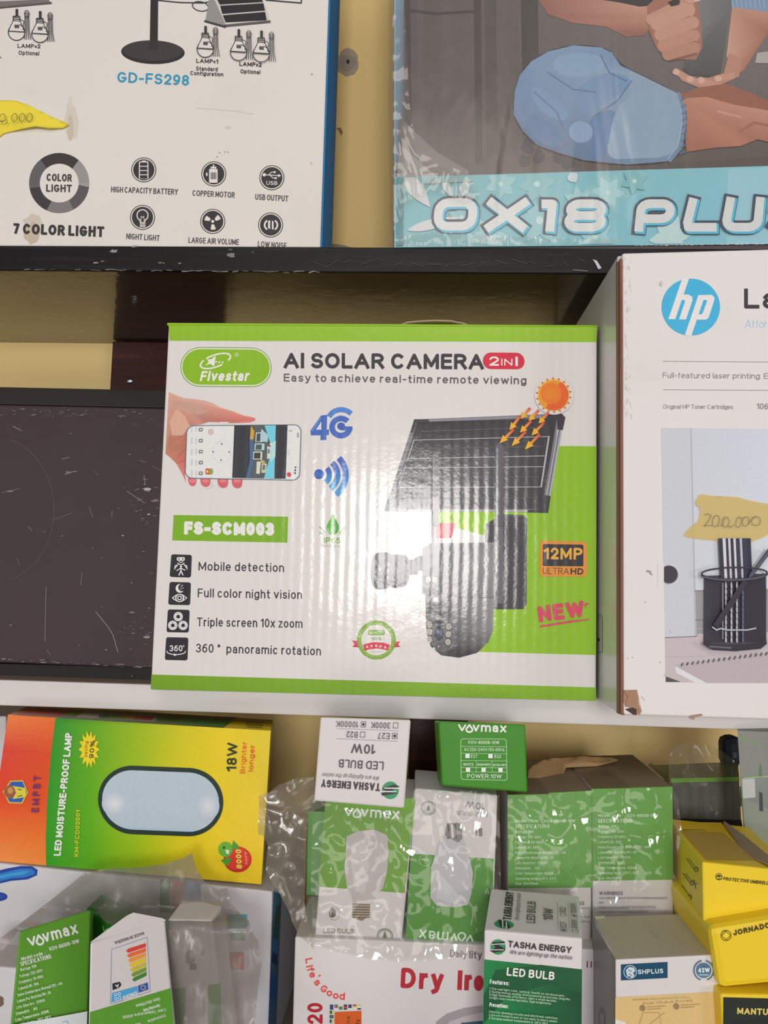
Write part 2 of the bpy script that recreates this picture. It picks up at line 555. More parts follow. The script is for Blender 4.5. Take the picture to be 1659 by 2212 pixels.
    def done(s, mat=None, label=None, parent=None):
        fa = s.face
        off = Vector(fa.root.location)
        V = []
        for x, y, z in s.V:
            V.append(on_plane(x, y, fa.p + fa.n * z, fa.n) - off)
        me = bpy.data.meshes.new(s.name)
        me.from_pydata(V, [], s.F)
        ca = me.color_attributes.new('Col', 'FLOAT_COLOR', 'CORNER')
        buf = []
        for cl in s.C:
            for c in cl: buf += [c[0], c[1], c[2], 1.0]
        ca.data.foreach_set('color', buf)
        o = link_mesh(s.name, me, parent or fa.root, mat or s.mat)
        if label: o['label'] = label
        return o

class Carton:
    """root Empty + closed body; front corners come from pixel rays onto the carton's own front plane"""
    def __init__(s, name, label, cat, q, mat, depth, Y=None, ztop=None, yaw=0.0, lean=0.0, zbot=None, back=None, group=None, bevel=0.0012, body='body', ext=None):
        TL, TR, BR, BL = q
        if ztop is not None:
            a, b = atZ(*TL, ztop), atZ(*TR, ztop)
            d = b - a
            n = Vector((d.y, -d.x, 0)).normalized()
            p = a
        else:
            p = atY((TL[0] + TR[0] + BR[0] + BL[0]) / 4, (TL[1] + TR[1] + BR[1] + BL[1]) / 4, Y)
            n = Vector((math.sin(math.radians(yaw)), -math.cos(math.radians(yaw)), 0))
        if lean: n = (n * math.cos(math.radians(lean)) + Vector((0, 0, math.sin(math.radians(lean))))).normalized()
        f = [on_plane(*c, p, n) for c in (TL, TR, BR, BL)]
        if zbot is not None:
            for i, j in ((0, 3), (1, 2)):
                d = f[j] - f[i]
                f[j] = f[i] + d * ((zbot - f[i].z) / d.z)
        dv = Vector(ext).normalized() if ext else -n
        bk = [c + dv * depth for c in f]
        if back:
            bk[0], bk[1] = [on_plane(*c, p - n * depth, n) for c in back]
            sh = ((bk[0] - f[0]) + (bk[1] - f[1])) / 2
            bk[0], bk[1] = f[0] + sh, f[1] + sh
            bk[3], bk[2] = f[3] + (bk[0] - f[0]), f[2] + (bk[1] - f[1])
            if zbot is not None:
                for k in (2, 3): bk[k].z = zbot
        elif zbot is not None:
            for k in (2, 3): bk[k].z = zbot
        s.f, s.b, s.n, s.p = f, bk, n, p
        base = (f[2] + f[3] + bk[2] + bk[3]) / 4
        base.z = min(v.z for v in f + bk)
        s.root = empty(name, base, label, cat, group)
        s.body = hexa(body, f, bk, mat, s.root, bevel)
        s.front = Face(p, n, s.root)
        mk = lambda a, b, c: Face(a, (b - a).cross(c - a), s.root)
        s.top = mk(f[0], f[1], bk[0])
        s.left = mk(f[0], f[3], bk[0])
        s.right = mk(f[1], f[2], bk[1])
    def art(s, name, frame=PX, ref=REF_MID, mat=None, face=None, base=0.00012):
        return Art(face or s.front, name, frame, ref, mat, base)
# ------------------------------------------------------------------ the place: plastered wall and the shelving on it
ZS, ZSB, ZT, ZTB, ZBASE, YF, YW = 1.3662, 1.3466, 1.7205, 1.6999, 1.105, 0.60, 0.80
m_wall = solid('yellow_wall_paint', (238, 202, 134), rough=0.55, dirt=0.2, dirt_rgb=(205, 165, 100), ref=REF_TOP, scale=5)
m_base = solid('grey_counter_top', (120, 105, 95), rough=0.6)
wall = aabox('wall_back', -1.3, 1.3, YW, YW + 0.1, 0.6, 2.5, m_wall, bevel=0)
tag(wall, 'yellow painted plaster wall behind the shelving', 'wall', kind='structure')
# plugged screw hole on the wall between the two top cartons
fw = Face(Vector((0, YW, 1.8)), Vector((0, -1, 0)), wall)
m_pm = printed('board', 0.6)
zb = zoom(660, 0, 1659)
a = Art(fw, 'wall_stain', zb, REF_TOP, m_pm)
random.seed(3)
a.poly([(152 + 42 * math.cos(i * .314) * random.uniform(.85, 1.1), 226 + 50 * math.sin(i * .314) * random.uniform(.85, 1.1)) for i in range(20)], (168, 150, 130))
a.poly([(152 + 30 * math.cos(i * .5) * random.uniform(.6, 1.1), 226 + 34 * math.sin(i * .5) * random.uniform(.6, 1.1)) for i in range(12)], (150, 136, 124))
a.poly([(148, 212), (158, 216), (156, 230), (146, 226)], (45, 40, 38))
a.poly([(110, 460), (125, 458), (134, 472), (128, 488), (120, 470)], (150, 115, 85))
a.line([(95, 690), (100, 700)], 3, (120, 90, 70))
a.poly([(80, 872), (140, 880), (180, 892), (80, 892)], (160, 140, 115))
a.done(label='grey filler patch around an old screw hole').parent = wall

def wood(name, dark, light, rough, coat, ref, stretch, spec=.4):
    m = solid(name, dark, rough=rough, dirt=1.0, dirt_rgb=light, ref=ref, kind='board', coat=coat, coat_rough=0.06, scale=6, stretch=stretch, spec=spec)
    return m
m_under = wood('varnished_brown_board', (62, 46, 32), (86, 66, 46), 0.3, 1.0, REF_MID, (1, 30, 30))
m_edge = solid('black_painted_edge', (12, 12, 14), rough=0.45, dirt=0.6, dirt_rgb=(48, 47, 50), ref=REF_MID, kind='board', scale=7, stretch=(1, 1, 26), spec=.3)
m_white = solid('white_painted_board', (208, 198, 194), rough=0.5, dirt=0.35, dirt_rgb=(170, 155, 145), ref=REF_MID, kind='board', scale=6, stretch=(1, 1, 5))
m_maroon = wood('red_brown_varnished_wood', (52, 16, 14), (96, 34, 28), 0.28, 0.6, REF_MID, (1, 1, 14))
m_maroon.node_tree.nodes['Principled BSDF'].inputs['Coat Roughness'].default_value = .2
unit = empty('shelving_unit', (0, 0.70, ZBASE - 0.03), 'wall shelving with a black edged upper board and a white edged lower board', 'shelf')
o = aabox('upper_shelf_board', -1.2, 1.2, YF + 0.004, YW, ZTB + 0.001, ZT, m_under, unit)
o['label'] = 'upper shelf board with a glossy dark underside'
o = aabox('upper_shelf_edge', -1.2, 1.2, YF, YF + 0.004, ZTB, ZT, m_edge, unit, bevel=0.0008)
o['label'] = 'black front edge of the upper board with scratched paint'
fe = Face(Vector((0, YF, ZT)), Vector((0, -1, 0)), unit)
a = Art(fe, 'chipped_paint', zoom(0, 500, 700), REF_MID, m_pm)
random.seed(11)
for (x, y, r) in ((580, 100, 18), (490, 160, 11), (523, 153, 9), (820, 160, 9), (838, 161, 5), (920, 164, 9), (1180, 122, 26), (1295, 107, 8), (690, 76, 14), (1180, 92, 10)):
    a.poly([(x + r * 1.4 * math.cos(i * .7) * random.uniform(.4, 1.1), y + r * .6 * math.sin(i * .7) * random.uniform(.4, 1.1)) for i in range(9)], random.choice([(118, 116, 118), (96, 94, 96), (140, 138, 136)]))
pts = [(x, 192 + x * .0095 + random.uniform(-4, 4)) for x in range(100, 1640, 26)]
for i in range(0, len(pts) - 1):
    if random.random() < .55: a.line([pts[i], pts[i + 1]], random.uniform(1.5, 5), random.choice([(120, 112, 106), (150, 140, 130), (90, 84, 80)]))
a.f(zb)
a.poly([(1030, 930), (1045, 935), (1062, 962), (1050, 966), (1040, 945)], (190, 188, 190))
a.line([(960, 968), (1010, 972)], 2.5, (130, 126, 124))
for x in range(20, 1000, 60):
    a.line([(x, random.uniform(925, 960)), (x + random.uniform(20, 60), random.uniform(925, 960))], 1.2, (78, 76, 80))
a.done(label='pale chips and scratches')
o = aabox('lower_shelf_board', -1.2, 1.2, YF + 0.004, YW, ZSB, ZS, solid('brown_shelf_top', (150, 125, 105), rough=.5), unit)
o['label'] = 'lower shelf board'
o = aabox('lower_shelf_edge', -1.2, 1.2, YF, YF + 0.004, ZSB, ZS, m_white, unit, bevel=0.0008)
o['label'] = 'white painted front edge of the lower board'
o = aabox('bottom_board', -1.2, 1.2, 0.30, YW, ZBASE - 0.03, ZBASE, m_base, unit)
x0 = atY(240, 790, YW - .012).x
x1 = atY(478, 790, YW - .012).x
up = aabox('upright', x0, x1, YW - 0.012, YW, ZS, ZTB, m_maroon, unit)
up['label'] = 'red brown wooden upright'
sp = atY(281, 823, YW - .012)
def dome(name, c, r, mat, parent, squash=.6):
    bm = bmesh.new()
    bmesh.ops.create_uvsphere(bm, u_segments=20, v_segments=12, radius=r)
    for v in bm.verts: v.co.y *= squash
    for f_ in bm.faces: f_.smooth = True
    bmesh.ops.translate(bm, verts=bm.verts, vec=c - Vector(unit.location))
    me = bpy.data.meshes.new(name)
    bm.to_mesh(me)
    bm.free()
    return link_mesh(name, me, parent, mat)
dome('screw_head', sp, 0.0036, solid('bright_steel', (190, 190, 190), rough=.3, metal=1.0, kind='flat'), up)
x0 = atY(884, 1640, YW - .012).x
x1 = atY(1010, 1640, YW - .012).x
up2 = aabox('upright', x0, x1, YW - 0.012, YW, ZBASE, ZSB, m_maroon, unit)
up2['label'] = 'dark upright under the lower board'
# ------------------------------------------------------------------ top shelf: rechargeable fan carton
m_fanbody = solid('teal_side_board', (8, 140, 205), rough=.5, ref=REF_TOP)
m_offwhite = solid('off_white_carton_board', (224, 213, 203), rough=.55, dirt=.22, dirt_rgb=(190, 170, 145), ref=REF_TOP, scale=7)
fan = Carton('fan_carton', 'off white carton with a teal side, printed with a fan, icons and a colour ring', 'box',
             [(-330, -420), (724.5, -420), (692, 535), (-330, 527)], m_offwhite, 0.066, Y=0.6005, yaw=0, zbot=ZT)
r_ = fan.f[1]; q_ = fan.f[2]; rb = fan.b[1]; qb = fan.b[2]
e = Vector((0.0006, 0, 0))
hexa('side_panel', [r_ + e, r_ + e * 2, q_ + e * 2, q_ + e], [rb + e, rb + e * 2, qb + e * 2, qb + e], m_fanbody, fan.root, bevel=0)['label'] = 'teal blue side panel'
K = (62, 58, 58)
M_TOP = printed('board', 0.5)
za = zoom(0, 0, 760)
a = fan.art('fan_picture', za, REF_TOP, M_TOP)
a.poly([(712, -120), (747, -120), (744, 200), (706, 196)], (52, 47, 47))
a.ell(721, 246, 150, 56, (50, 45, 45), rot=1.5)
a.ell(721, 238, 142, 48, (66, 60, 60), rot=1.5)
a.poly([(708, 190), (744, 190), (748, 236), (700, 236)], (58, 52, 52))
a.line([(748, 2), (850, 12), (960, 14), (1000, 6)], 6, K)
a.ring(945, 30, 38, 22, 5, K, rot=12)
a.poly([(1005, -30), (1235, -30), (1272, 100), (1060, 122)], (205, 195, 188))
a.poly([(985, 0), (1012, 0), (1065, 118), (1060, 132), (968, 100)], (150, 142, 138))
a.poly([(1010, -30), (1225, -30), (1240, 10), (1036, 22)], (48, 44, 46))
a.poly([(1038, 27), (1242, 15), (1250, 50), (1048, 66)], (48, 44, 46))
a.poly([(1050, 72), (1250, 56), (1258, 96), (1064, 106)], (48, 44, 46))
a.line([(1060, 122), (1270, 102)], 12, (96, 88, 86))
a.line([(968, 100), (1060, 126)], 10, (70, 64, 64))
a.line([(1255, 0), (1420, 14), (1424, -20)], 6, K)
a.cut('printed line drawing of a fan with a solar panel')
a.name = 'panel_drawing'
a.poly([(-20, 0), (230, 0), (240, 12), (10, 38), (-20, 30)], (120, 112, 108))
a.line([(0, 36), (240, 14)], 8, (90, 82, 80))
a.line([(0, 4), (220, -6)], 5, (200, 190, 184))
a.cut()
def bulb(cx, cy, k=1.0):
    a.ring(cx, cy + 42 * k, 39 * k, 38 * k, 4, K)
    a.rect(cx - 34 * k, cy - 10, cx + 34 * k, cy + 38 * k, (222, 212, 203))
    a.line([(cx - 38 * k, cy + 34 * k), (cx - 16 * k, cy - 12 * k), (cx - 16 * k, cy - 34 * k), (cx + 14 * k, cy - 34 * k), (cx + 16 * k, cy - 12 * k), (cx + 38 * k, cy + 36 * k)], 4, K)
    a.line([(cx - 39 * k, cy + 36 * k), (cx + 39 * k, cy + 41 * k)], 4, K)
    for d in (-30, -22, -14): a.line([(cx - 16 * k, cy + d * k), (cx + 16 * k, cy + (d + 4) * k)], 3, K)
    a.rect(cx - 5, cy - 68 * k, cx + 7, cy - 36 * k, K)
    a.rq([(cx - 10, cy + 6), (cx + 12, cy + 7), (cx + 12, cy + 23), (cx - 10, cy + 22)], 3, (90, 84, 84))
    x = cx + 46 * k
    a.line([(cx + 16 * k, cy - 20), (cx + 34 * k, cy - 10), (cx + 30 * k, cy + 30)], 3, K)
    for d in (-8, -2, 5, 11): a.line([(x + d, cy - 52 * k), (x + d + 2, cy + 30 * k), (x + d * 1.6 + 3, cy + 74 * k)], 3.2, K)
    a.ring(x + 2, cy - 45 * k, 11, 16, 3, K)
for c in ((78, 110), (188, 120), (968, 190), (1125, 205), (1232, 212)):
    a.name = 'lamp_drawing'
    bulb(*c)
    a.cut()
a = fan.art('lamp_caption', za, REF_TOP, M_TOP)
a.text('LAMP*2', (82, 226), (190, 228), 20, K, .2)
a.text('Optional', (87, 258), (184, 262), 20, K, .17)
a.cut()
a.text('LAMP*1', (925, 296), (1028, 300), 20, K, .2)
a.text('Standard', (924, 332), (1026, 336), 19, K, .17)
a.text('Configuration', (897, 353), (1052, 360), 19, K, .17)
a.cut()
a.text('LAMP*2', (1128, 310), (1233, 315), 20, K, .2)
a.text('Optional', (1133, 345), (1227, 349), 19, K, .17)
a.cut()
a.text('n', (-8, 275), (4, 275), 12, K, .2)
a.cut()
a = fan.art('model_number', za, REF_TOP, M_TOP)
a.text('GD-FS298', (552, 388), (890, 404), 50, (58, 148, 178), .19)
a.done(label='blue printed model number')
a = fan.art('color_ring', za, REF_TOP, M_TOP)
for k, (a0, a1, c) in enumerate(((-50, 0, (150, 144, 140)), (0, 8, (160, 150, 146)), (8, 62, (92, 86, 86)), (62, 115, (126, 119, 117)), (115, 170, (66, 60, 60)), (170, 232, (100, 94, 94)), (232, 310, (64, 58, 58)))):
    a.ring(279, 863, 117, 117, 50, c, a0=a0 - 1, a1=a1 + 1)
a.text('COLOR', (219, 853), (338, 856), 35, (72, 66, 66), .2)
a.text('LIGHT', (217, 904), (338, 906), 35, (72, 66, 66), .2)
a.done(label='grey printed ring around the words COLOR LIGHT')
a = fan.art('headline_print', za, REF_TOP, M_TOP)
a.text('7 COLOR LIGHT', (62, 1102), (490, 1118), 50, (58, 54, 54), .25)
a.done()
wh = (224, 214, 205)
def icon(nm, cx, cy, cap, p0, p1, fn, h=27):
    a = fan.art('feature_icon', za, REF_TOP, M_TOP)
    a.ell(cx, cy, 59, 59, K); a.ell(cx, cy, 55, 55, wh); a.ell(cx, cy, 50, 50, (58, 53, 54))
    fn(a, cx, cy)
    a.text(cap, p0, p1, h, (74, 68, 68), .14)
    a.done(label=nm)
def i_bat(a, x, y):
    a.rq([(x - 23, y - 40), (x + 22, y - 40), (x + 22, y + 43), (x - 23, y + 43)], 6, wh); a.rect(x - 8, y - 44, x + 10, y - 38, wh)
    for k in range(4): a.rect(x - 18, y - 35 + k * 20, x + 17, y - 19 + k * 20, (58, 53, 54))
def i_mot(a, x, y):
    a.rq([(x - 22, y - 24), (x + 18, y - 24), (x + 18, y + 42), (x - 22, y + 42)], 5, wh); a.rect(x - 15, y - 34, x + 12, y - 26, wh); a.rect(x - 4, y - 44, x + 2, y - 34, wh)
    a.rect(x - 14, y - 6, x + 12, y + 24, (58, 53, 54))
    for d in (-8, 0, 8): a.rect(x + d - 2, y - 4, x + d + 1, y + 22, wh)
    a.ell(x - 33, y + 2, 4, 9, wh)
def i_usb(a, x, y):
    a.line([(x - 36, y - 14), (x + 34, y - 10)], 4, wh); a.ell(x - 36, y - 14, 8, 8, wh); a.poly([(x + 30, y - 18), (x + 44, y - 9), (x + 29, y - 2)], wh)
    a.line([(x - 16, y - 13), (x - 2, y - 26), (x + 10, y - 26)], 3.5, wh); a.rect(x + 8, y - 31, x + 18, y - 22, wh)
    a.line([(x - 10, y - 13), (x + 4, y + 1), (x + 14, y + 2)], 3.5, wh); a.ell(x + 18, y + 2, 6, 5, wh)
    a.text('USB', (x - 26, y + 34), (x + 26, y + 35), 19, wh, .16)
def i_bulb(a, x, y):
    a.ring(x, y - 10, 26, 26, 5, wh); a.rect(x - 12, y + 8, x + 12, y + 22, (58, 53, 54)); a.line([(x - 13, y + 10), (x - 11, y + 24), (x + 11, y + 24), (x + 13, y + 10)], 4, wh)
    for d in (30, 37, 43): a.line([(x - 11, y + d), (x + 12, y + d)], 4, wh)
    a.line([(x - 8, y + 20), (x - 6, y - 6), (x, y + 2), (x + 6, y - 6), (x + 8, y + 20)], 2.5, wh)
def i_fan(a, x, y):
    a.ell(x, y, 7, 7, wh)
    for g in (90, 210, 330):
        r = math.radians(g)
        p = lambda d, s: (x + d * math.cos(r) - s * math.sin(r), y + d * math.sin(r) + s * math.cos(r))
        a.rq([p(13, -6), p(38, -16), p(40, 10), p(13, 6)], 6, wh)
def i_noise(a, x, y):
    a.ring(x - 4, y, 24, 24, 8, wh, a0=120, a1=240); a.ring(x + 8, y, 24, 24, 8, wh, a0=-60, a1=60)
    a.rq([(x - 12, y - 18), (x - 2, y - 24), (x - 2, y + 20), (x - 12, y + 14)], 3, wh); a.rq([(x + 6, y - 22), (x + 14, y - 16), (x + 14, y + 22), (x + 6, y + 20)], 3, wh)
icon('printed battery icon', 678, 801, 'HIGH CAPACITY BATTERY', (523, 906), (838, 918), i_bat)
icon('printed motor icon', 1008, 820, 'COPPER MOTOR', (907, 923), (1106, 933), i_mot)
icon('printed plug icon', 1282, 838, 'USB OUTPUT', (1203, 941), (1358, 950), i_usb)
icon('printed bulb icon', 672, 1025, 'NIGHT LIGHT', (595, 1127), (752, 1136), i_bulb)
icon('printed fan blade icon', 1003, 1044, 'LARGE AIR VOLUME', (888, 1145), (1126, 1155), i_fan)
icon('printed sound wave icon', 1276, 1061, 'LOW NOISE', (1215, 1163), (1350, 1172), i_noise)
a = fan.art('stain', za, REF_TOP, M_TOP, base=0.00004)
a.step = 2.5e-6
random.seed(5)
def blot(a, cx, cy, rx, ry, col, n=14, rag=.35):
    a.poly([(cx + rx * math.cos(i * 2 * math.pi / n) * random.uniform(1 - rag, 1), cy + ry * math.sin(i * 2 * math.pi / n) * random.uniform(1 - rag, 1)) for i in range(n)], col)
blot(a, 335, 570, 40, 110, (212, 199, 184)); blot(a, 332, 600, 18, 70, (200, 184, 166)); blot(a, 330, 480, 12, 30, (214, 204, 190)); a.cut()
blot(a, 160, 1060, 60, 60, (206, 190, 172)); blot(a, 150, 1100, 40, 60, (196, 176, 152)); a.cut()
blot(a, 1075, 602, 20, 8, (206, 194, 182)); a.cut()
a.line([(925, 510), (1010, 516), (1110, 524), (1200, 540)], 2, (190, 180, 168)); a.ell(1203, 542, 4, 4, (240, 235, 230)); a.cut()
for x, y in ((1035, 720), (1060, 716), (1075, 718), (1024, 740)): a.ell(x, y, 4, 3, (150, 140, 130))
a.cut()
a.ell(1470, 350, 6, 4, (170, 160, 150)); a.cut(); a.ell(1468, 770, 6, 5, (190, 180, 170)); a.cut()

# torn yellow price paper stuck on the fan carton
def sheet(name, px, plane_p, plane_n, lift, root_label, cat, mat, thick=0.0004, step=10, seed=1):
    """curled paper: outline in pixels on a plane, lifted by lift(px, py), with thickness"""
    P2 = [Vector(p) for p in px]
    xs = [p.x for p in P2]; ys = [p.y for p in P2]
    pts = list(P2)
    def inside(x, y):
        c = False
        for i in range(len(P2)):
            p, q = P2[i], P2[i - 1]
            if (p.y > y) != (q.y > y) and x < (q.x - p.x) * (y - p.y) / (q.y - p.y) + p.x: c = not c
        return c
    y = min(ys) + step * .5
    while y < max(ys):
        x = min(xs) + step * .5
        while x < max(xs):
            if inside(x, y): pts.append(Vector((x, y)))
            x += step
        y += step
    v2, _, f2, *_ = delaunay_2d_cdt(pts, [(i, (i + 1) % len(P2)) for i in range(len(P2))], [list(range(len(P2)))], 1, 0.05)
    V = []
    for p in v2:
        w = on_plane(p.x, p.y, plane_p, plane_n)
        V.append(w + plane_n * lift(p.x, p.y))
    c = sum(V, Vector()) / len(V)
    me = bpy.data.meshes.new(name)
    me.from_pydata([v - c for v in V], [], [list(f_) for f_ in f2])
    for p in me.polygons: p.use_smooth = True
    o = link_mesh(name, me, None, mat)
    o.location = c
    if thick:
        so = o.modifiers.new('thickness', 'SOLIDIFY')
        so.thickness = thick
        so.offset = 0
    if root_label: tag(o, root_label, cat)
    return o
m_note = solid('yellow_note_paper', (244, 212, 62), rough=.7, ref=REF_TOP, dirt=.3, dirt_rgb=(228, 190, 60))
o = sheet('price_note', [za(*p) for p in ((-60, 478), (40, 478), (80, 480), (140, 503), (200, 535), (250, 560), (300, 578), (328, 592), (300, 610), (240, 617), (180, 610), (110, 618), (50, 626), (20, 634), (0, 650), (-60, 660))],
          fan.p, fan.n, lambda x, y: 0.0012 + 0.0035 * max(0, math.sin((x - 30) / 36)) * max(0, (y - 215) / 70), 'torn yellow price paper stuck on the off white fan carton', 'note', m_note)
fn_ = Face(fan.p + fan.n * 0.0054, fan.n, o)
a = Art(fn_, 'handwriting', za, REF_TOP, M_TOP)
ink = (120, 108, 70)
for cx in (12, 68, 104, 138):
    a.ring(cx, 556 - cx * .02, 13, 19, 3.2, ink, rot=15)
a.line([(32, 572), (28, 582)], 3, ink); a.line([(-10, 576), (30, 566)], 2.6, ink)
a.done()

# ------------------------------------------------------------------ top shelf: trimmer carton in clear wrap
m_trim = solid('dark_photo_board', (88, 78, 76), rough=.4, ref=REF_TOP)
ox = Carton('trimmer_carton', 'large wrapped carton with a photo of knees in jeans over a turquoise band', 'box',
            [(851, -420), (1900, -420), (1900, 524), (850, 533)], m_trim, 0.17, Y=0.6035, yaw=0, zbot=ZT)
M_OX = printed('board', 0.42)
a = ox.art('leg_photo', zb, REF_TOP, M_OX)
a.grad([(330, -330), (1100, -330), (1100, 640), (330, 640)], [(92, 82, 80), (128, 120, 118), (96, 84, 80), (84, 74, 72)])
a.grad([(1100, -330), (1900, -330), (1900, 640), (1100, 640)], [(128, 120, 118), (150, 145, 142), (92, 78, 74), (96, 84, 80)])  # paler top right: haze of the wrap put into the print colour
a.grad([(318, -330), (352, -330), (352, 440), (318, 640)], [(150, 180, 205), (120, 150, 175), (90, 100, 108), (140, 165, 180)])
for x0, x1, c0, c1 in ((352, 372, (64, 58, 58), (60, 54, 54)), (395, 420, (104, 95, 92), (88, 78, 76)), (480, 520, (104, 96, 94), (90, 80, 78)), (600, 625, (76, 67, 66), (70, 62, 60)), (640, 680, (96, 88, 84), (78, 70, 68)), (720, 760, (112, 104, 100), (86, 78, 74)), (770, 830, (80, 72, 70), (72, 64, 62))):
    a.grad([(x0, -330), (x1, -330), (x1 + 10, 600), (x0 + 10, 600)], [c0, c0, c1, c1], 4)
a.poly([(360, 30), (470, 44), (610, 36), (610, 44), (470, 54), (360, 42)], (66, 60, 58))
a.poly([(332, 430), (360, 440), (400, 480), (470, 545), (585, 612), (585, 632), (470, 636), (420, 590), (332, 512)], (122, 113, 111))
a.poly([(332, 512), (365, 540), (420, 590), (475, 636), (330, 640)], (156, 149, 147))
a.poly([(480, 500), (530, 430), (600, 380), (600, 600)], (92, 82, 80))
# dark support under the knee
a.poly([(770, 480), (830, 510), (930, 552), (1010, 575), (1250, 592), (1659, 560), (1900, 540), (1900, 640), (600, 640), (600, 600), (700, 540)], (92, 80, 76))
for p in ((800, 520), (835, 560), (910, 570), (790, 580), (940, 590)):
    blot(a, p[0], p[1], 30, 40, (58, 52, 58), 9, .6)
# sleeve, forearms
a.poly([(790, -200), (1300, -200), (1240, 20), (1180, 24), (1060, 6), (840, 8)], (60, 52, 54))
a.poly([(835, 0), (1000, -10), (1120, 8), (1200, 24), (1240, 20), (1262, 70), (1215, 128), (1150, 132), (1080, 96), (960, 82), (870, 52)], None, [(160, 104, 92), (178, 122, 106), (196, 142, 122), (206, 152, 130), (210, 158, 136), (196, 140, 116), (150, 98, 84), (156, 104, 90), (176, 116, 100), (176, 118, 102), (158, 104, 92)])
a.poly([(1530, 26), (1659, 40), (1900, 20), (1900, 200), (1659, 120), (1570, 255), (1540, 262), (1510, 200)], None, [(206, 150, 126), (204, 148, 124), (204, 148, 124), (170, 112, 90), (172, 112, 90), (180, 120, 98), (206, 152, 130), (216, 164, 140)])
a.poly([(1525, -200), (1900, -200), (1900, 30), (1659, 42), (1528, 26)], (132, 158, 184))
for k in range(8): a.line([(1530 + k * 16, 0), (1534 + k * 16, 26)], 4, (160, 180, 200))
a.poly([(1620, 190), (1900, 150), (1900, 230), (1612, 226)], (184, 176, 168))
# lower hand under the cup
a.poly([(1320, 250), (1345, 256), (1380, 280), (1440, 280), (1500, 262), (1520, 190), (1550, 205), (1562, 240), (1555, 275), (1500, 300), (1480, 325), (1420, 318), (1350, 290)], (196, 138, 116))
for p, q in (((1385, 288), (1330, 258)), ((1440, 304), (1380, 284)), ((1490, 312), (1420, 288)), ((1530, 272), (1480, 282))):
    a.line([p, q], 22, (206, 150, 128)); a.ell(q[0], q[1], 13, 11, (226, 176, 158))
# cup
a.poly([(1392, -200), (1545, -200), (1522, 40), (1490, 262), (1460, 275), (1380, 268), (1355, 250), (1385, 120)], None, [(138, 136, 134), (126, 126, 126), (112, 112, 112), (84, 82, 82), (74, 72, 72), (80, 78, 76), (86, 84, 84), (128, 128, 128)])
# fist
a.poly([(1226, 20), (1300, -40), (1400, -40), (1416, 70), (1424, 170), (1400, 214), (1300, 212), (1262, 180), (1232, 110)], (172, 116, 96))
for p, q, w, c in (((1240, 70), (1380, 0), 40, (206, 152, 130)), ((1262, 84), (1372, 36), 52, (210, 156, 134)), ((1275, 124), (1388, 82), 48, (206, 152, 128)), ((1285, 164), (1392, 128), 46, (200, 144, 122)), ((1300, 196), (1395, 172), 42, (194, 138, 116))):
    n = (q[0] - p[0], q[1] - p[1])
    a.line([p, q], w, c, cap=False); a.ell(p[0], p[1], w / 2, w / 2, c); a.ell(q[0], q[1], w / 2, w / 2, c)
    a.line([(p[0] + 10, p[1] + w * .47), (q[0] + 6, q[1] + w * .47)], 6, (150, 96, 78))
a.ell(1392, -6, 34, 16, (214, 162, 142), rot=-14); a.ell(1408, -4, 16, 9, (232, 190, 174), rot=-14)
a.poly([(1300, 8), (1325, -4), (1345, 2), (1340, 16), (1312, 22)], (50, 44, 46))
# shin and foot
a.poly([(1335, 340), (1420, 312), (1510, 300), (1590, 330), (1659, 360), (1900, 420), (1900, 470), (1659, 430), (1500, 430)], (158, 98, 78))
a.poly([(1350, 352), (1440, 348), (1540, 376), (1659, 396), (1900, 430), (1900, 560), (1620, 500), (1560, 524), (1470, 530), (1366, 545)], None, [(196, 134, 110), (206, 146, 122), (198, 136, 112), (206, 146, 124), (206, 146, 124), (160, 98, 76), (176, 112, 88), (190, 124, 98), (176, 110, 86), (168, 102, 80)])
a.line([(1560, 470), (1610, 440), (1659, 450)], 10, (170, 108, 86)); a.line([(1480, 400), (1560, 420)], 8, (212, 154, 130))
# jeans knee
jean = [(750, 330), (768, 270), (810, 220), (870, 185), (960, 163), (1060, 170), (1100, 190), (1130, 235), (1200, 268), (1335, 335), (1360, 380), (1366, 440), (1352, 530), (1310, 578), (1150, 590), (1000, 575), (900, 545), (830, 520), (780, 470), (746, 410)]
a.rq([(x + (x - 1060) * .012, y + (y - 380) * .02) for x, y in jean], 60, (60, 56, 62), 4)
jc = [(112, 140, 176), (120, 148, 180), (128, 154, 184), (132, 158, 186), (134, 160, 188), (134, 158, 184), (124, 150, 178), (128, 154, 180), (148, 168, 188), (150, 170, 190), (150, 168, 186), (142, 162, 180), (124, 148, 172), (120, 144, 170), (110, 136, 164), (96, 122, 154), (92, 118, 150), (92, 116, 150), (96, 122, 156), (104, 130, 166)]
a.poly(jean, None, jc)
a.rq([(880, 210), (960, 185), (1060, 196), (1090, 230), (1010, 280), (900, 270)], 46, (140, 166, 194))
a.rq([(950, 330), (1060, 260), (1140, 262), (1180, 300), (1080, 370), (990, 420)], 46, (122, 150, 182))
a.rq([(1020, 425), (1060, 400), (1115, 388), (1108, 450), (1070, 570), (1010, 560), (1040, 500), (1010, 470)], 46, (96, 128, 166))
a.rq([(1110, 390), (1200, 310), (1330, 345), (1356, 400), (1345, 520), (1300, 565), (1075, 572)], 46, (146, 168, 188))
a.rq([(945, 440), (1010, 430), (1040, 480), (1000, 520), (945, 500)], 46, (142, 166, 192))
a.rq([(790, 400), (860, 420), (940, 500), (900, 535), (830, 505), (790, 460)], 46, (102, 130, 164))
a.rq([(800, 300), (880, 330), (960, 420), (900, 440), (820, 380)], 46, (124, 152, 184))
for p in (((870, 260), (960, 320), (1040, 330)), ((820, 330), (900, 400), (930, 470)), ((1060, 200), (1090, 260), (1150, 290)), ((850, 500), (900, 480), (940, 520)), ((1170, 290), (1120, 360), (1030, 420))):
    a.line(p, 5, (96, 124, 158))
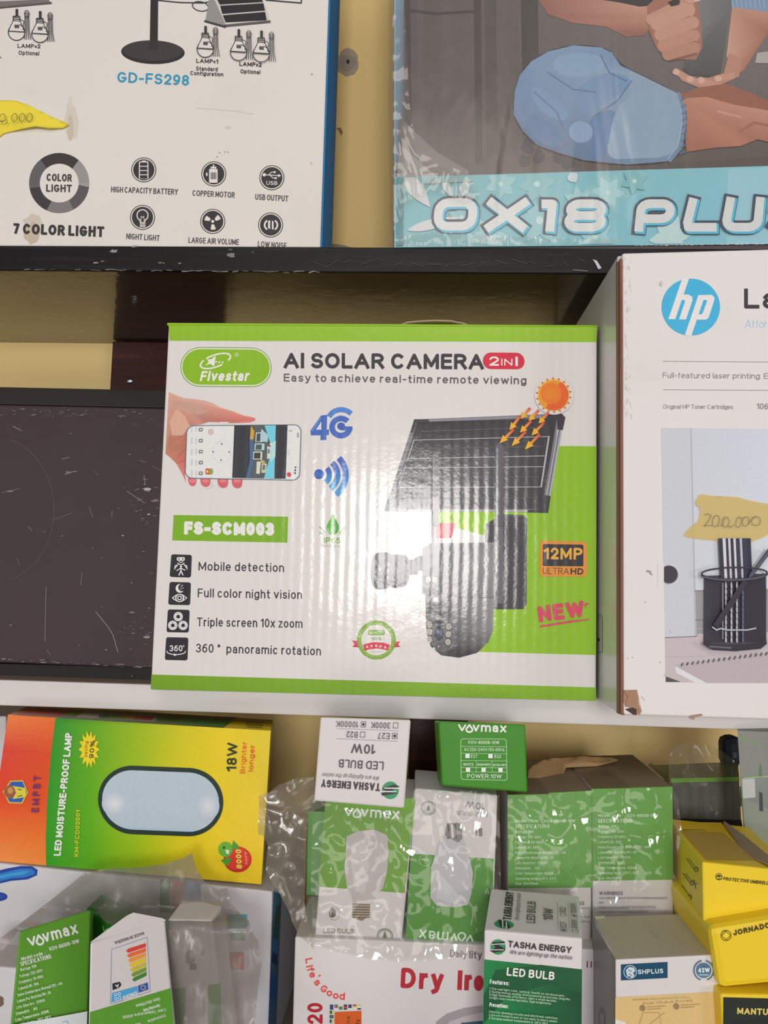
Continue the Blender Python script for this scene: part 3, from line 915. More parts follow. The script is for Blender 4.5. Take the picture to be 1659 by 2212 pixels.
a.line([(1338, 338), (1356, 384), (1360, 440), (1346, 528), (1308, 575)], 13, (118, 142, 166)); a.line([(1330, 338), (1346, 384), (1350, 440), (1336, 524), (1300, 570)], 3, (176, 192, 204))
for k in range(9): a.line([(1345 + 8 * math.sin(k * .4), 360 + k * 24), (1362 + 6 * math.sin(k * .4), 352 + k * 24)], 5, (92, 116, 146))
a.done(label='printed photo of hands holding a cup above a knee in jeans')
# turquoise band
a = ox.art('name_band', zb, REF_TOP, M_OX, base=0.0016)
a.grad([(318, 636), (1900, 588), (1900, 873), (318, 888)], [(110, 176, 180), (150, 206, 220), (140, 200, 214), (128, 190, 194)])
a.poly([(1515, 606), (1900, 592), (1900, 872), (1512, 876)], (160, 206, 226))
def petal(cx, cy, L, wd, ang, col):
    r = math.radians(ang)
    pts = []
    for i in range(16):
        t = i / 15
        pts.append((t * L, wd * math.sin(math.pi * t ** .8)))
    pts += [(x, -y) for x, y in reversed(pts[1:-1])]
    Q = [(cx + x * math.cos(r) - y * math.sin(r), cy + x * math.sin(r) + y * math.cos(r)) for x, y in pts]
    a.poly([(x, min(max(y, 638 - (x - 330) * .029), 878 - (x - 330) * .004)) for x, y in Q], col)
for cx, cy, s_, c in ((1085, 690, 90, (146, 196, 198)), (1085, 690, 60, (176, 212, 214)), (700, 660, 60, (156, 200, 202)), (830, 660, 70, (140, 192, 194)), (660, 850, 70, (166, 206, 208)), (840, 790, 90, (150, 198, 202)), (1310, 850, 80, (196, 220, 226)), (1040, 850, 70, (156, 202, 206)), (560, 780, 50, (150, 196, 198)), (980, 720, 55, (160, 204, 206)), (1180, 650, 50, (128, 186, 190))):
    for k in range(6): petal(cx, cy, s_, s_ * .28, k * 60 + cx, c)
    a.ell(cx, cy, s_ * .15, s_ * .15, (200, 222, 222))
for cx, cy, L, wd, g, c in ((355, 625, 150, 28, 52, (214, 212, 210)), (490, 640, 80, 14, 62, (210, 212, 210)), (365, 826, 200, 18, -14, (216, 214, 212)), (575, 650, 60, 18, 100, (200, 212, 212)), (950, 620, 40, 20, 60, (206, 216, 216))):
    petal(cx, cy, L, wd, g, c)
a.poly([(330, 640), (345, 640), (350, 880), (325, 880)], (120, 160, 166))
a.poly([(440, 640), (600, 640), (600, 650), (430, 660)], (150, 176, 178))
a.done(label='turquoise band printed with pale flowers')
a = ox.art('product_name', zb, REF_TOP, M_OX, base=0.0030)
GL['sO'] = (.62, [[(.28, 1), (.72, 1)] + E(.72, .62, .28, .38, 90, 0) + E(.72, .38, .28, .38, 0, -90) + [(.28, 0)] + E(.28, .38, .28, .38, -90, -180) + E(.28, .62, .28, .38, 180, 90)])
def techno(x0, x1, yb, h, strokes, t, grow, col, sh=(0, 0)):
    a.n += 1
    c = alb(col, a.ref)
    tt = t * h
    for pts in strokes:
        q = [(x0 + tt / 2 + u * (x1 - x0 - tt) + .10 * (tt / 2 + v * (h - tt)) + sh[0], yb - tt / 2 - v * (h - tt) + sh[1]) for u, v in pts]
        a._strip(q, tt + 2 * grow, c)
S8 = [E(.5, .745, .44, .255, 0, 360), E(.5, .255, .5, .255, 0, 360)]
letters = [(452, 614, 828, GL['sO'][1]), (640, 795, 830, GL['X'][1]), (838, 896, 832, [[(-.25, .99), (1, .99), (1, 0)]]), (922, 1078, 832, [[(.3, 1), (.7, 1)] + E(.7, .75, .28, .25, 90, -90) + [(.3, .5)] + E(.3, .75, .28, .25, 270, 90), [(.28, .5), (.72, .5)] + E(.72, .25, .28, .25, 90, -90) + [(.28, 0)] + E(.28, .25, .28, .25, 270, 90)]),
           (1176, 1322, 832, [[(.0, 0), (0, .60), (.0, .7)] + E(.3, .7, .3, .3, 180, 90) + [(.7, 1)] + E(.72, .68, .28, .32, 90, -90) + [(.2, .36)]]), (1348, 1478, 832, [[(.12, 1.06), (.0, .2), (.05, 0), (1, 0)]]), (1488, 1640, 832, [[(.05, 1.1), (0, .3)] + E(.3, .3, .3, .3, 180, 270) + E(.7, .3, .3, .3, 270, 360) + [(1, 1.1)]]),
           (1655, 1780, 832, GL['S'][1])]
for g, col, sh in ((10, (62, 72, 92), (0, 0)), (3, (80, 190, 224), (4, 4)), (0, (226, 222, 222), (-1, -1))):
    for x0, x1, yb, st in letters: techno(x0 + 4, x1 - 4, yb, 116, st, .27, g, col, sh)
a.done(label='white block letters with a dark outline')
# clear wrap over the trimmer carton: front sheet and left fold
m_wrap = film_mat('clear_wrap', haze=0.05, gloss=0.06, rough=0.2, bump=0.0016, scale=16)
def film(name, px, Yf_, mat, parent=None, amp=0.002, step=12, freq=60, seed=0, label=None, cat=None, stretch=(1, 1, 1)):
    P2 = [Vector(p) for p in px]
    xs = [p.x for p in P2]; ys = [p.y for p in P2]
    bnd = []
    for i in range(len(P2)):
        p, q = P2[i], P2[(i + 1) % len(P2)]
        n = max(1, int((q - p).length / step))
        for k in range(n): bnd.append(p + (q - p) * (k / n))
    def inside(x, y):
        c = False
        for i in range(len(bnd)):
            p, q = bnd[i], bnd[i - 1]
            if (p.y > y) != (q.y > y) and x < (q.x - p.x) * (y - p.y) / (q.y - p.y) + p.x: c = not c
        return c
    pts = list(bnd)
    y = min(ys) + step * .5
    r = 0
    while y < max(ys):
        x = min(xs) + step * (.5 if r % 2 else .0)
        while x < max(xs):
            if inside(x, y): pts.append(Vector((x, y)))
            x += step
        y += step * .87
        r += 1
    m = len(bnd)
    v2, _, f2, *_ = delaunay_2d_cdt(pts, [(i, (i + 1) % m) for i in range(m)], [list(range(m))], 1, 0.02)
    V = []
    for p in v2:
        Y = Yf_(p.x, p.y)
        w = atY(p.x, p.y, Y)
        s_ = Vector((w.x * freq * stretch[0] + seed, w.y * freq * stretch[1], w.z * freq * stretch[2]))
        w.y -= amp * (abs(noise.noise(s_)) * 1.6 + .5 * abs(noise.noise(s_ * 2.3)))
        V.append(w)
    c = sum(V, Vector()) / len(V)
    c.z = min(v.z for v in V)
    if parent: c = Vector(parent.location)
    me = bpy.data.meshes.new(name)
    me.from_pydata([v - c for v in V], [], [list(f_) for f_ in f2])
    for p in me.polygons: p.use_smooth = True
    o = link_mesh(name, me, parent, mat)
    if not parent:
        o.location = c
    if label: o['label'] = label
    if cat: o['category'] = cat
    return o
film('plastic_wrap', [(842, -60), (1760, -60), (1760, 522), (1345, 527), (850, 534), (843, 470), (838, 200)], lambda x, y: .5965 if x > 862 else .5965 + (862 - x) * .0009, m_wrap, ox.root, amp=.0006, step=11, freq=30, stretch=(1, 1, .15), label='clear plastic wrap')
m_fold = film_mat('creased_wrap_fold', haze=.06, gloss=.08, rough=.10, bump=.004, scale=40)
film('wrap_fold', [(852, 512), (930, 500), (1060, 508), (1200, 516), (1344, 516), (1344, 527), (1100, 531), (852, 534)], lambda x, y: .5945, m_fold, ox.root, amp=.0012, step=7, freq=70, label='creased lower fold of the wrap')
film('wrap_fold', [(848, 0), (874, 0), (884, 220), (900, 330), (1000, 372), (1040, 420), (1010, 436), (930, 410), (880, 440), (850, 500)], lambda x, y: .5935, m_fold, ox.root, amp=.0012, step=8, freq=50, seed=4, label='creased side fold of the wrap')
# ------------------------------------------------------------------ middle shelf: dark case
m_case = solid('dark_brown_case_paint', (58, 43, 46), rough=.5, ref=REF_MID, dirt=.5, dirt_rgb=(72, 57, 58), scale=4, kind='board', spec=.35)
m_caser = solid('charcoal_case_rim', (52, 47, 45), rough=.5, ref=REF_MID)
m_blk = solid('black_plastic', (22, 22, 24), rough=.5, ref=REF_MID)
YC = 0.622
case = empty('dark_case', ((-.36), .70, ZS), 'scratched dark brown case standing beside the green and white camera carton', 'case')
xl, xr = -0.56, -0.2035
zt_, zm_, zb_ = atY(180, 838, YC + .012).z, atY(180, 876, YC).z, atY(160, 1436, YC).z
rot = 0.008
def cz(x, z): return z - (x + .36) * rot
f = [Vector((xl, YC, cz(xl, zm_))), Vector((xr, YC, cz(xr, zm_))), Vector((xr, YC, cz(xr, zb_))), Vector((xl, YC, cz(xl, zb_)))]
b = [v + Vector((0, .15, 0)) for v in f]
hexa('front_panel', f, b, m_case, case, 0.0015)['label'] = 'scratched dark brown panel'
f2 = [Vector((xl, YC + .012, cz(xl, zt_))), Vector((xr, YC + .012, cz(xr, zt_))), Vector((xr, YC + .0015, cz(xr, zm_) + .0006)), Vector((xl, YC + .0015, cz(xl, zm_) + .0006))]
b2 = [Vector((v.x, YC + .15, v.z)) for v in f2]
hexa('top_rim', f2, b2, m_caser, case, 0.001)['label'] = 'charcoal sloping top rim'
aabox('foot_base', xl + .004, xr - .004, YC + .006, YC + .14, ZS, min(cz(xl, zb_), cz(xr, zb_)) - .0003, m_blk, case, 0)['label'] = 'black recessed base'
fc = Face(Vector((0, YC, 1.5)), Vector((0, -1, 0)), case)
zp = zoom(0, 800, 380, 1136)
a = Art(fc, 'scratches', zp, REF_MID, printed('board', .6))
random.seed(21)
a.ring(-40, 900, 390, 470, 2.2, (104, 88, 88), a0=-75, a1=75)
cols = [(150, 140, 140), (120, 108, 108), (176, 168, 166), (104, 92, 92)]
for p in (((350, 962), (465, 920)), ((575, 880), (598, 945)), ((725, 905), (722, 945)), ((420, 672), (470, 655), (495, 652)), ((820, 780), (930, 855)), ((930, 680), (938, 740)), ((110, 1215), (128, 1260)), ((530, 1300), (522, 1385)), ((620, 1560), (700, 1660), (730, 1710), (762, 1820)), ((985, 620), (1050, 656)), ((85, 362), (140, 390)), ((180, 1010), (208, 1034)), ((15, 790), (60, 780), (125, 765)), ((300, 1800), (328, 1840)), ((900, 580), (940, 596)), ((615, 655), (632, 674)), ((298, 1400), (290, 1750)), ((395, 1075), (408, 1064)), ((400, 572), (450, 562))):
    a.line(p, random.uniform(1.6, 4), random.choice(cols[:2]))
for x, y, r in ((288, 1040, 9), (455, 408, 9), (835, 542, 10), (658, 1212, 10), (793, 1068, 9), (945, 768, 26), (1000, 842, 24), (960, 930, 12), (70, 1645, 10), (510, 1775, 10), (850, 1564, 18), (948, 1722, 18), (445, 660, 20), (660, 1528, 7), (925, 1170, 9), (1018, 888, 14), (685, 1805, 7), (600, 1145, 8), (60, 780, 20)):
    a.poly([(x + r * 1.5 * math.cos(i * .8) * random.uniform(.3, 1.1), y + r * .5 * math.sin(i * .8) * random.uniform(.3, 1.1)) for i in range(8)], random.choice(cols))
for k in range(90):
    x, y = random.gauss(930, 80), random.choice([random.uniform(250, 1900), random.gauss(880, 60), random.gauss(1700, 110)])
    if x > 1040 - (y - 300) * .045: continue
    g = random.uniform(-.5, .4)
    L = random.uniform(4, 26)
    a.line([(x, y), (x + L, y + L * g)], random.uniform(1, 2.4), random.choice(cols))
for k in range(40):
    x = random.uniform(0, 1000); y = 232 + x * .012 + random.uniform(2, 60)
    a.line([(x, y), (x + random.uniform(4, 30), y + random.uniform(-6, 10))], random.uniform(.8, 2.2), random.choice(cols))
for k in range(46):
    x = random.uniform(0, 960); y = 1872 + x * .05 + random.uniform(-14, 4)
    a.line([(x, y), (x + random.uniform(6, 40), y + random.uniform(-3, 3))], random.uniform(1, 3.4), random.choice(cols))
a.done(label='pale scratches and chips')

# ------------------------------------------------------------------ middle shelf: green and white camera carton
PG = dict(kind='corrugated', rough=0.55, coat=0.45, coat_rough=0.14)
M_G = printed('corrugated', 0.55, 0.7, 0.14)
m_gw = solid('glossy_white_carton_board', (216, 206, 200), rough=.55, ref=REF_MID, kind='corrugated', coat=.7, coat_rough=.14)
a_, b_ = atZ(325, 1490, ZS), atZ(1288, 1515, ZS)
gyaw = math.degrees(math.atan2(b_.y - a_.y, b_.x - a_.x))
cam_box = Carton('camera_carton', 'green and white carton printed with a security camera and a hand holding a phone', 'box',
                 [(364, 702), (1290, 706), (1288, 1515), (325, 1490)], m_gw, 0.105, Y=(a_.y + b_.y) / 2 - .0003, yaw=gyaw, zbot=ZS)
zd, ze, zf, zg = zoom(340, 680, 820), zoom(780, 680, 1320), zoom(310, 1080, 800), zoom(740, 1080, 1320)
G1, G2, WG = (139, 178, 28), (118, 158, 12), (214, 205, 200)
def art(nm, fr=PX, base=0.00012): return cam_box.art(nm, fr, REF_MID, M_G, base=base)
a = art('green_bands', PX, .00006)
a.grad([(364.5, 703), (1290, 706.5), (1289, 739), (366, 736)], [(138, 180, 26), (148, 186, 44), (146, 184, 40), (136, 176, 22)])
a.grad([(327, 1457), (1287.5, 1485), (1287.5, 1514), (325.5, 1489)], [(112, 152, 8), (132, 174, 30), (126, 168, 26), (104, 146, 6)])
a.poly([(945, 1095), (1150, 1095), (1150, 963), (1288.7, 964), (1287.5, 1415), (1030, 1408), (1065, 1330), (1060, 1160), (945, 1130)], (140, 182, 26))
a.done(label='green printed bands and panel')
# wave of the top lid
edge = hexa('lid_edge', [cam_box.f[0] + Vector((-.001, -.0006, .0016)), cam_box.f[1] + Vector((.0005, -.0006, .0012)), cam_box.f[1] + Vector((.0005, -.0006, -.0002)), cam_box.f[0] + Vector((-.001, -.0006, -.0004))],
            [cam_box.b[0] + Vector((0, 0, .0016)), cam_box.b[1] + Vector((0, 0, .0012)), cam_box.b[1] + Vector((0, 0, -.0002)), cam_box.b[0] + Vector((0, 0, -.0004))], solid('green_lid_board', (138, 178, 26), rough=.4, ref=REF_MID), cam_box.root, 0.0004)
edge['label'] = 'green folded lid edge'
# tan carry handle standing up on the lid
def tube(name, pts, r, mat, parent=None, n=10, flat=1.0):
    off = Vector(parent.location) if parent else Vector((0, 0, 0))
    bm = bmesh.new()
    rings = []
    for i, p in enumerate(pts):
        d = (pts[min(i + 1, len(pts) - 1)] - pts[max(i - 1, 0)]).normalized()
        s_ = d.cross(Vector((0, 1, 0.01))).normalized()
        t_ = d.cross(s_).normalized()
        rings.append([bm.verts.new(p - off + s_ * math.cos(k * 2 * math.pi / n) * r + t_ * math.sin(k * 2 * math.pi / n) * r * flat) for k in range(n)])
    for a_, b_ in zip(rings, rings[1:]):
        for k in range(n): bm.faces.new((a_[k], a_[(k + 1) % n], b_[(k + 1) % n], b_[k])).smooth = True
    bm.faces.new(rings[0]); bm.faces.new(rings[-1])
    bmesh.ops.recalc_face_normals(bm, faces=bm.faces)
    me = bpy.data.meshes.new(name)
    bm.to_mesh(me); bm.free()
    return link_mesh(name, me, parent, mat)
YH = .612
hp = [(862, 707), (880, 700), (905, 697.5), (940, 696), (975, 697), (1000, 702), (1015, 708)]
m_tan = solid('tan_handle_plastic', (190, 160, 130), rough=.5, ref=REF_MID)
tube('carry_handle', [atY(x, y, YH) for x, y in hp], .0009, m_tan, cam_box.root, flat=6)['label'] = 'tan carry strap'
tube('strap_clip', [atY(x, y, YH + .006) for x, y in ((968, 700), (976, 692.5), (988, 693), (997, 700))], .0012, solid('brown_clip', (90, 66, 50), rough=.5), cam_box.root, flat=3)
# brand badge
a = art('brand_badge', zd)
def stad(x0, y0, x1, y1, r, col, sk=6): a.rq([(x0, y0), (x1 - 6, y0 + sk), (x1, y1), (x0 - 4, y1 - 4)], r, col, 10)
stad(174, 240, 856, 540, 148, (104, 150, 20)); stad(180, 246, 850, 534, 142, (222, 224, 206)); stad(188, 255, 842, 525, 134, (132, 176, 14))
WL = (232, 236, 220)
a.ring(433, 344, 118, 44, 11, WL, rot=-19, a0=-120, a1=40)
a.ring(430, 346, 114, 44, 11, WL, rot=-19, a0=68, a1=228)
a.poly([(436, 305), (430, 345), (425, 384), (392, 366), (357, 380), (384, 350), (370, 334), (402, 332)], WL)
for k, x in enumerate((440, 463, 487)): a.star(x, 351 + k * 2, 11, WL)
a.ring(592, 298, 14, 14, 2.5, WL); a.text('R', (587, 304), (598, 304), 13, WL, .18)
a.text('Fivestar', (316, 496), (678, 494), 76, WL, .2, slant=.22)
a.done(label='green brand badge with a star and swoosh')
a = art('headline_print', PX)
a.text('AI SOLAR CAMERA', (613, 795.5), (1045, 798), 33.5, (52, 46, 52), .215, gap=.12)
a.text('Easy to achieve real-time remote viewing', (613, 824), (1137, 830), 17, (86, 80, 80), .155, gap=.2)
a.done(label='dark headline and subline')
a = art('two_in_one_pill', ze)
a.rq([(808, 250), (1082, 252), (1088, 362), (808, 360)], 54, (206, 36, 60), 10)
a.text('2', (852, 338), (914, 338), 62, (236, 220, 216), .18); a.text('IN', (930, 337), (1004, 338), 46, (236, 220, 216), .17); a.rect(1024, 278, 1040, 340, (236, 220, 216))
a.done(label='red rounded pill')
# hand with phone
a = art('phone_picture', zd)
sk = lambda *c: c
a.poly([(84, 575), (130, 596), (200, 622), (270, 628), (350, 640), (400, 655), (470, 690), (560, 718), (640, 750), (700, 764), (732, 772), (728, 790), (690, 804), (600, 810), (520, 808), (440, 800), (380, 800), (330, 818), (230, 832), (216, 900), (208, 1100), (206, 1200), (215, 1250), (180, 1180), (140, 1110), (100, 1070), (60, 1036)], None,
       [(212, 158, 138), (214, 166, 146), (208, 160, 140), (214, 170, 150), (206, 160, 142), (206, 156, 138), (214, 164, 146), (220, 160, 142), (222, 140, 124), (214, 112, 100), (208, 106, 96), (212, 110, 98), (214, 124, 110), (214, 140, 122), (208, 138, 122), (200, 134, 118), (176, 110, 96), (196, 130, 110), (190, 122, 100), (180, 104, 80), (196, 96, 86), (214, 96, 96), (206, 110, 108), (206, 130, 116), (200, 122, 100), (196, 120, 96), (186, 118, 96)])
a.poly([(130, 640), (250, 660), (330, 690), (380, 730), (300, 745), (180, 720), (110, 690)], (196, 148, 130))
a.poly([(140, 700), (210, 760), (240, 830), (190, 900), (110, 900), (90, 800)], (212, 160, 138))
a.poly([(90, 900), (170, 930), (205, 1000), (180, 1050), (110, 1010), (76, 980)], (182, 112, 88))
a.line([(150, 1060), (208, 1000)], 7, (166, 92, 74)); a.line([(120, 960), (200, 920)], 5, (196, 126, 102)); a.line([(146, 1110), (204, 1085)], 6, (176, 96, 82))
a.poly([(380, 798), (420, 772), (520, 780), (640, 790), (560, 808)], (190, 110, 98)); a.poly([(470, 800), (540, 802), (520, 810), (450, 808)], (232, 222, 218))
for x0, x1, y1 in ((226, 294, 1282), (318, 398, 1288), (446, 530, 1296), (552, 636, 1298)):
    a.rq([(x0, 1196), (x1, 1200), (x1 - 6, y1), (x0 + 8, y1 - 6)], 34, (206, 92, 100)); a.ell((x0 + x1) / 2 + 2, 1240, 26, 14, (222, 122, 124))
a.ring(372, 1264, 38, 34, 6, (206, 196, 200), a0=-20, a1=120)
def phone(i, r, col): a.rq([(222 + i, 826 + i), (1030 - i * .6, 816 + i * 1.2), (1076 - i, 826 + i), (1072 - i, 1222 - i), (1020, 1236 - i), (206 + i, 1224 - i)] if 0 else [(218 + i, 826 + i), (1076 - i, 818 + i), (1064 - i, 1238 - i), (204 + i, 1222 - i)], r, col, 10)
phone(0, 56, (74, 80, 92)); phone(5, 52, (196, 200, 206)); phone(10, 48, (222, 217, 216))
a.poly([(574, 826), (882, 824), (872, 1224), (558, 1218)], (44, 46, 54))
a.poly([(884, 824), (972, 823), (958, 1224), (870, 1224)], (40, 42, 50))
a.poly([(700, 826), (884, 824), (872, 1224), (690, 1220)], (78, 84, 86))
a.poly([(800, 826), (884, 825), (873, 1222), (796, 1222), (830, 1100), (850, 980)], (112, 196, 214))
a.poly([(850, 960), (884, 940), (880, 1060), (846, 1100), (836, 1020)], (176, 214, 220))
a.poly([(698, 828), (724, 870), (716, 930), (690, 940)], (206, 156, 50))
a.poly([(690, 930), (712, 930), (716, 1100), (690, 1218), (662, 1216), (690, 1100)], (70, 100, 140))
for q, c in (([(735, 880), (790, 876), (786, 950), (732, 948)], (196, 206, 196)), ([(742, 886), (770, 884), (768, 945), (738, 945)], (60, 66, 66)), ([(775, 850), (828, 900), (822, 950), (772, 944)], (168, 196, 200)), ([(728, 960), (800, 962), (798, 1010), (724, 1012)], (180, 204, 196)), ([(735, 968), (780, 968), (778, 1006), (732, 1008)], (62, 84, 80)), ([(716, 1022), (784, 1020), (782, 1080), (714, 1080)], (206, 200, 186)), ([(722, 1030), (770, 1028), (768, 1074), (720, 1074)], (54, 52, 48)), ([(742, 1095), (772, 1096), (764, 1188), (738, 1186)], (212, 206, 180)), ([(778, 1110), (818, 1112), (812, 1180), (776, 1180)], (190, 190, 160)), ([(786, 1120), (806, 1122), (802, 1158), (784, 1158)], (90, 110, 100)), ([(820, 980), (850, 990), (846, 1072), (818, 1076)], (206, 206, 196)), ([(824, 1000), (840, 1004), (838, 1036), (822, 1036)], (110, 120, 116)), ([(770, 1080), (800, 1090), (806, 1110), (770, 1106)], (196, 166, 90)), ([(845, 955), (862, 962), (850, 980), (836, 970)], (224, 216, 190))):
    a.poly(q, c)
a.ring(398, 874, 18, 20, 3, (206, 110, 110)); a.ring(398, 874, 8, 9, 3, (200, 90, 90))
a.ring(480, 1025, 70, 78, 1.6, (196, 190, 190))
for x, y in ((480, 964), (416, 1022), (536, 1024), (474, 1084)): a.ell(x, y, 5, 5, (60, 58, 60))
for y in (858, 940, 1022, 1104, 1184): a.rq([(310, y - 14), (338, y - 14), (336, y + 12), (308, y + 12)], 6, (110, 106, 108)); a.rect(317, y - 7, 331, y + 5, (216, 212, 210))
for y, in ((850,), (940,), (1022,), (1104,), (1184,)):
    a.line([(290, y - 22), (288, y + 22)], 3.4, (176, 172, 172)); a.line([(258, y - 24), (254, y + 22)], 3.4, (180, 176, 176))
a.rq([(360, 1146), (400, 1150), (398, 1192), (358, 1190)], 8, (206, 70, 50)); a.ell(400, 1168, 14, 22, (130, 160, 80)); a.rect(366, 1160, 380, 1180, (230, 200, 90))
a.ell(982, 1192, 15, 17, (206, 66, 70))
a.line([(985, 868), (994, 862), (1002, 868)], 3, (90, 88, 90)); a.text('437', (1044, 880), (1040, 914), 14, (60, 58, 62), .18); a.line([(978, 1010), (976, 1046)], 5, (190, 186, 186))
a.poly([(1020, 1140), (1036, 1126), (1034, 1146)], (50, 50, 54)); a.rect(1022, 1154, 1034, 1166, (50, 50, 54)); a.rect(1022, 1174, 1032, 1188, (50, 50, 54))
a.done(label='printed picture of a hand holding a phone')
# 4G mark
a = art('network_mark', zd)
B1, B2 = (58, 96, 176), (74, 124, 196)
a.poly([(1222, 752), (1268, 746), (1264, 856), (1282, 856), (1280, 898), (1262, 898), (1262, 934), (1218, 936), (1218, 900), (1146, 900), (1142, 866)], B1)
a.poly([(1224, 796), (1224, 858), (1184, 858)], WG)
a.ring(1370, 838, 66, 64, 42, B1, a0=6, a1=318)
a.line([(1372, 848), (1456, 848)], 30, B1, cap=False); a.ell(1372, 832, 30, 28, (52, 86, 164))
a.ring(1372, 800, 100, 92, 38, B2, a0=205, a1=318)
a.line([(1152, 872), (1220, 772)], 6, (110, 150, 206)); a.ring(1370, 838, 84, 82, 4, (110, 146, 206), a0=190, a1=260)
a.done(label='blue 4G mark')
a = art('wireless_mark', zd)
a.ell(1206, 1190, 37, 37, (48, 108, 190), edge=(36, 84, 164))
for r, c, a0, a1 in ((78, (62, 132, 196), -42, 48), (138, (62, 136, 200), -44, 50), (200, (56, 132, 200), -42, 50)):
    n = 8
    for k in range(n):
        u = k / n
        cc = tuple(int(p + (q - p) * u) for p, q in zip((62, 92, 176), (64, 160, 206)))
        a.ring(1206, 1195, r, r * .94, 44 if r > 80 else 40, cc, a0=a0 + (a1 - a0) * u, a1=a0 + (a1 - a0) * (u + 1 / n) + 1)
a.done(label='blue wireless signal mark')
a = art('model_label', zf)
a.poly([(220, 110), (1057, 122), (1052, 312), (210, 296)], (118, 166, 12))
a.text('FS-SCM003', (296, 252), (955, 262), 96, (226, 228, 214), .30, gap=.10)
a.done(label='green label with white model number')
a = art('waterproof_mark', zf)
dr = [(1384, 100)] + [(1384 + 46 * math.cos(t) * (1 if True else 1), 202 + 54 * math.sin(t)) for t in [math.radians(g) for g in range(-28, 209, 12)]]
a.poly(dr, None, [(70, 160, 50)] + [(60, 150, 50)] * 7 + [(100, 176, 60)] * (len(dr) - 8))
a.ring(1382, 204, 34, 40, 5, (214, 226, 200), a0=120, a1=180)
for q in ([(1280, 192), (1292, 196), (1332, 240), (1324, 240)], [(1286, 234), (1320, 250), (1322, 256), (1286, 244)], [(1472, 194), (1474, 208), (1432, 246), (1428, 240)], [(1470, 236), (1470, 244), (1434, 256), (1436, 250)]): a.poly(q, (96, 150, 50))
a.text('IP65', (1318, 316), (1438, 318), 42, (110, 156, 60), .17); a.text('Weaterproof', (1293, 342), (1460, 346), 20, (182, 186, 166), .16)
a.done(label='green water drop mark')
NB = (26, 24, 32)
def tile(nm, q, fn, txt, p0, p1):
    a = art('feature_icon', zf)
    a.rq(q, 16, NB)
    fn(a, sum(p[0] for p in q) / 4, sum(p[1] for p in q) / 4)
    if txt == 3: pass
    a.done(label=nm)
    a = art('feature_caption', zf)
    a.text(txt, p0, p1, 64, (44, 38, 46), .135, gap=.16)
    a.done()
W2 = (222, 218, 216)
def t1(a, x, y):
    a.rq([(x - 30, y - 64), (x + 28, y - 64), (x + 28, y - 38), (x - 30, y - 38)], 8, W2); a.rect(x - 20, y - 56, x - 10, y - 46, NB); a.rect(x + 8, y - 56, x + 18, y - 46, NB)
    a.ring(x, y - 38, 15, 12, 5, W2, a0=20, a1=160); a.ring(x, y - 30, 26, 20, 6, W2, a0=20, a1=160)
    for s_ in (-1, 1):
        for k in range(3): a.line([(x + s_ * (22 + k * 10), y - 10 + k * 3), (x + s_ * (36 + k * 5), y + 8 + k * 8)][::1], 5, W2)
    a.ell(x, y + 4, 8, 8, W2); a.line([(x - 30, y + 34), (x - 12, y + 22), (x, y + 16), (x + 14, y + 24), (x + 30, y + 30)], 6, W2); a.line([(x, y + 14), (x, y + 36), (x - 14, y + 66)], 8, W2); a.line([(x, y + 36), (x + 14, y + 64)], 8, W2)
def t2(a, x, y):
    a.ell(x + 2, y - 38, 32, 32, W2); a.ell(x + 16, y - 44, 27, 27, NB)
    for dx, dy in ((12, -52), (24, -40), (8, -36), (20, -60)): a.star(x + dx, y + dy, 6, W2, 4)
    pts = [(x - 58 + i * 6, y + 32 - 30 * math.sin(math.pi * i / 19)) for i in range(20)] + [(x + 56 - i * 6, y + 32 + 30 * math.sin(math.pi * i / 19)) for i in range(20)]
    a.poly(pts, W2); a.ell(x - 1, y + 32, 24, 24, NB); a.ell(x - 1, y + 32, 17, 17, W2); a.ell(x - 1, y + 32, 10, 10, NB)
    for s_ in (-1, 1): a.poly([(x + s_ * 30, y + 16), (x + s_ * 46, y + 32), (x + s_ * 30, y + 48), (x + s_ * 34, y + 32)], NB)
def t3(a, x, y):
    for dx, dy in ((0, -32), (-40, 32), (36, 32)):
        a.ell(x + dx, y + dy, 34, 34, W2); a.ring(x + dx, y + dy, 26, 26, 2.5, (150, 146, 148)); a.ell(x + dx, y + dy, 14, 14, NB)
        for k in range(3): a.line([(x + dx, y + dy), (x + dx + 26 * math.cos(k * 2.1 + .4), y + dy + 26 * math.sin(k * 2.1 + .4))], 2.5, (120, 116, 118))
        a.ell(x + dx, y + dy, 11, 11, NB)
def t4(a, x, y):
    a.text('360', (x - 52, y + 18), (x + 42, y + 18), 44, W2, .15); a.ring(x + 50, y - 20, 5, 6, 2.5, W2)
    a.ring(x - 4, y + 20, 68, 22, 6, W2, a0=-12, a1=192); a.poly([(x - 20, y + 34), (x + 4, y + 44), (x - 20, y + 54)], W2)
tile('black tile with a walking figure', [(203, 397), (354, 402), (347, 568), (191, 563)], t1, 'Mobile detection', (402, 516), (1027, 527))
tile('black tile with a moon and eye', [(191, 599), (347, 603), (341, 770), (180, 766)], t2, 'Full color night vision', (396, 711), (1158, 725))
tile('black tile with three lenses', [(178, 800), (338, 804), (331, 970), (168, 967)], t3, 'Triple screen 10x zoom', (390, 924), (1162, 936))
tile('black tile with a turning arrow', [(166, 1003), (328, 1007), (322, 1174), (155, 1170)], t4, '360 °  panoramic rotation', (383, 1115), (1297, 1137))
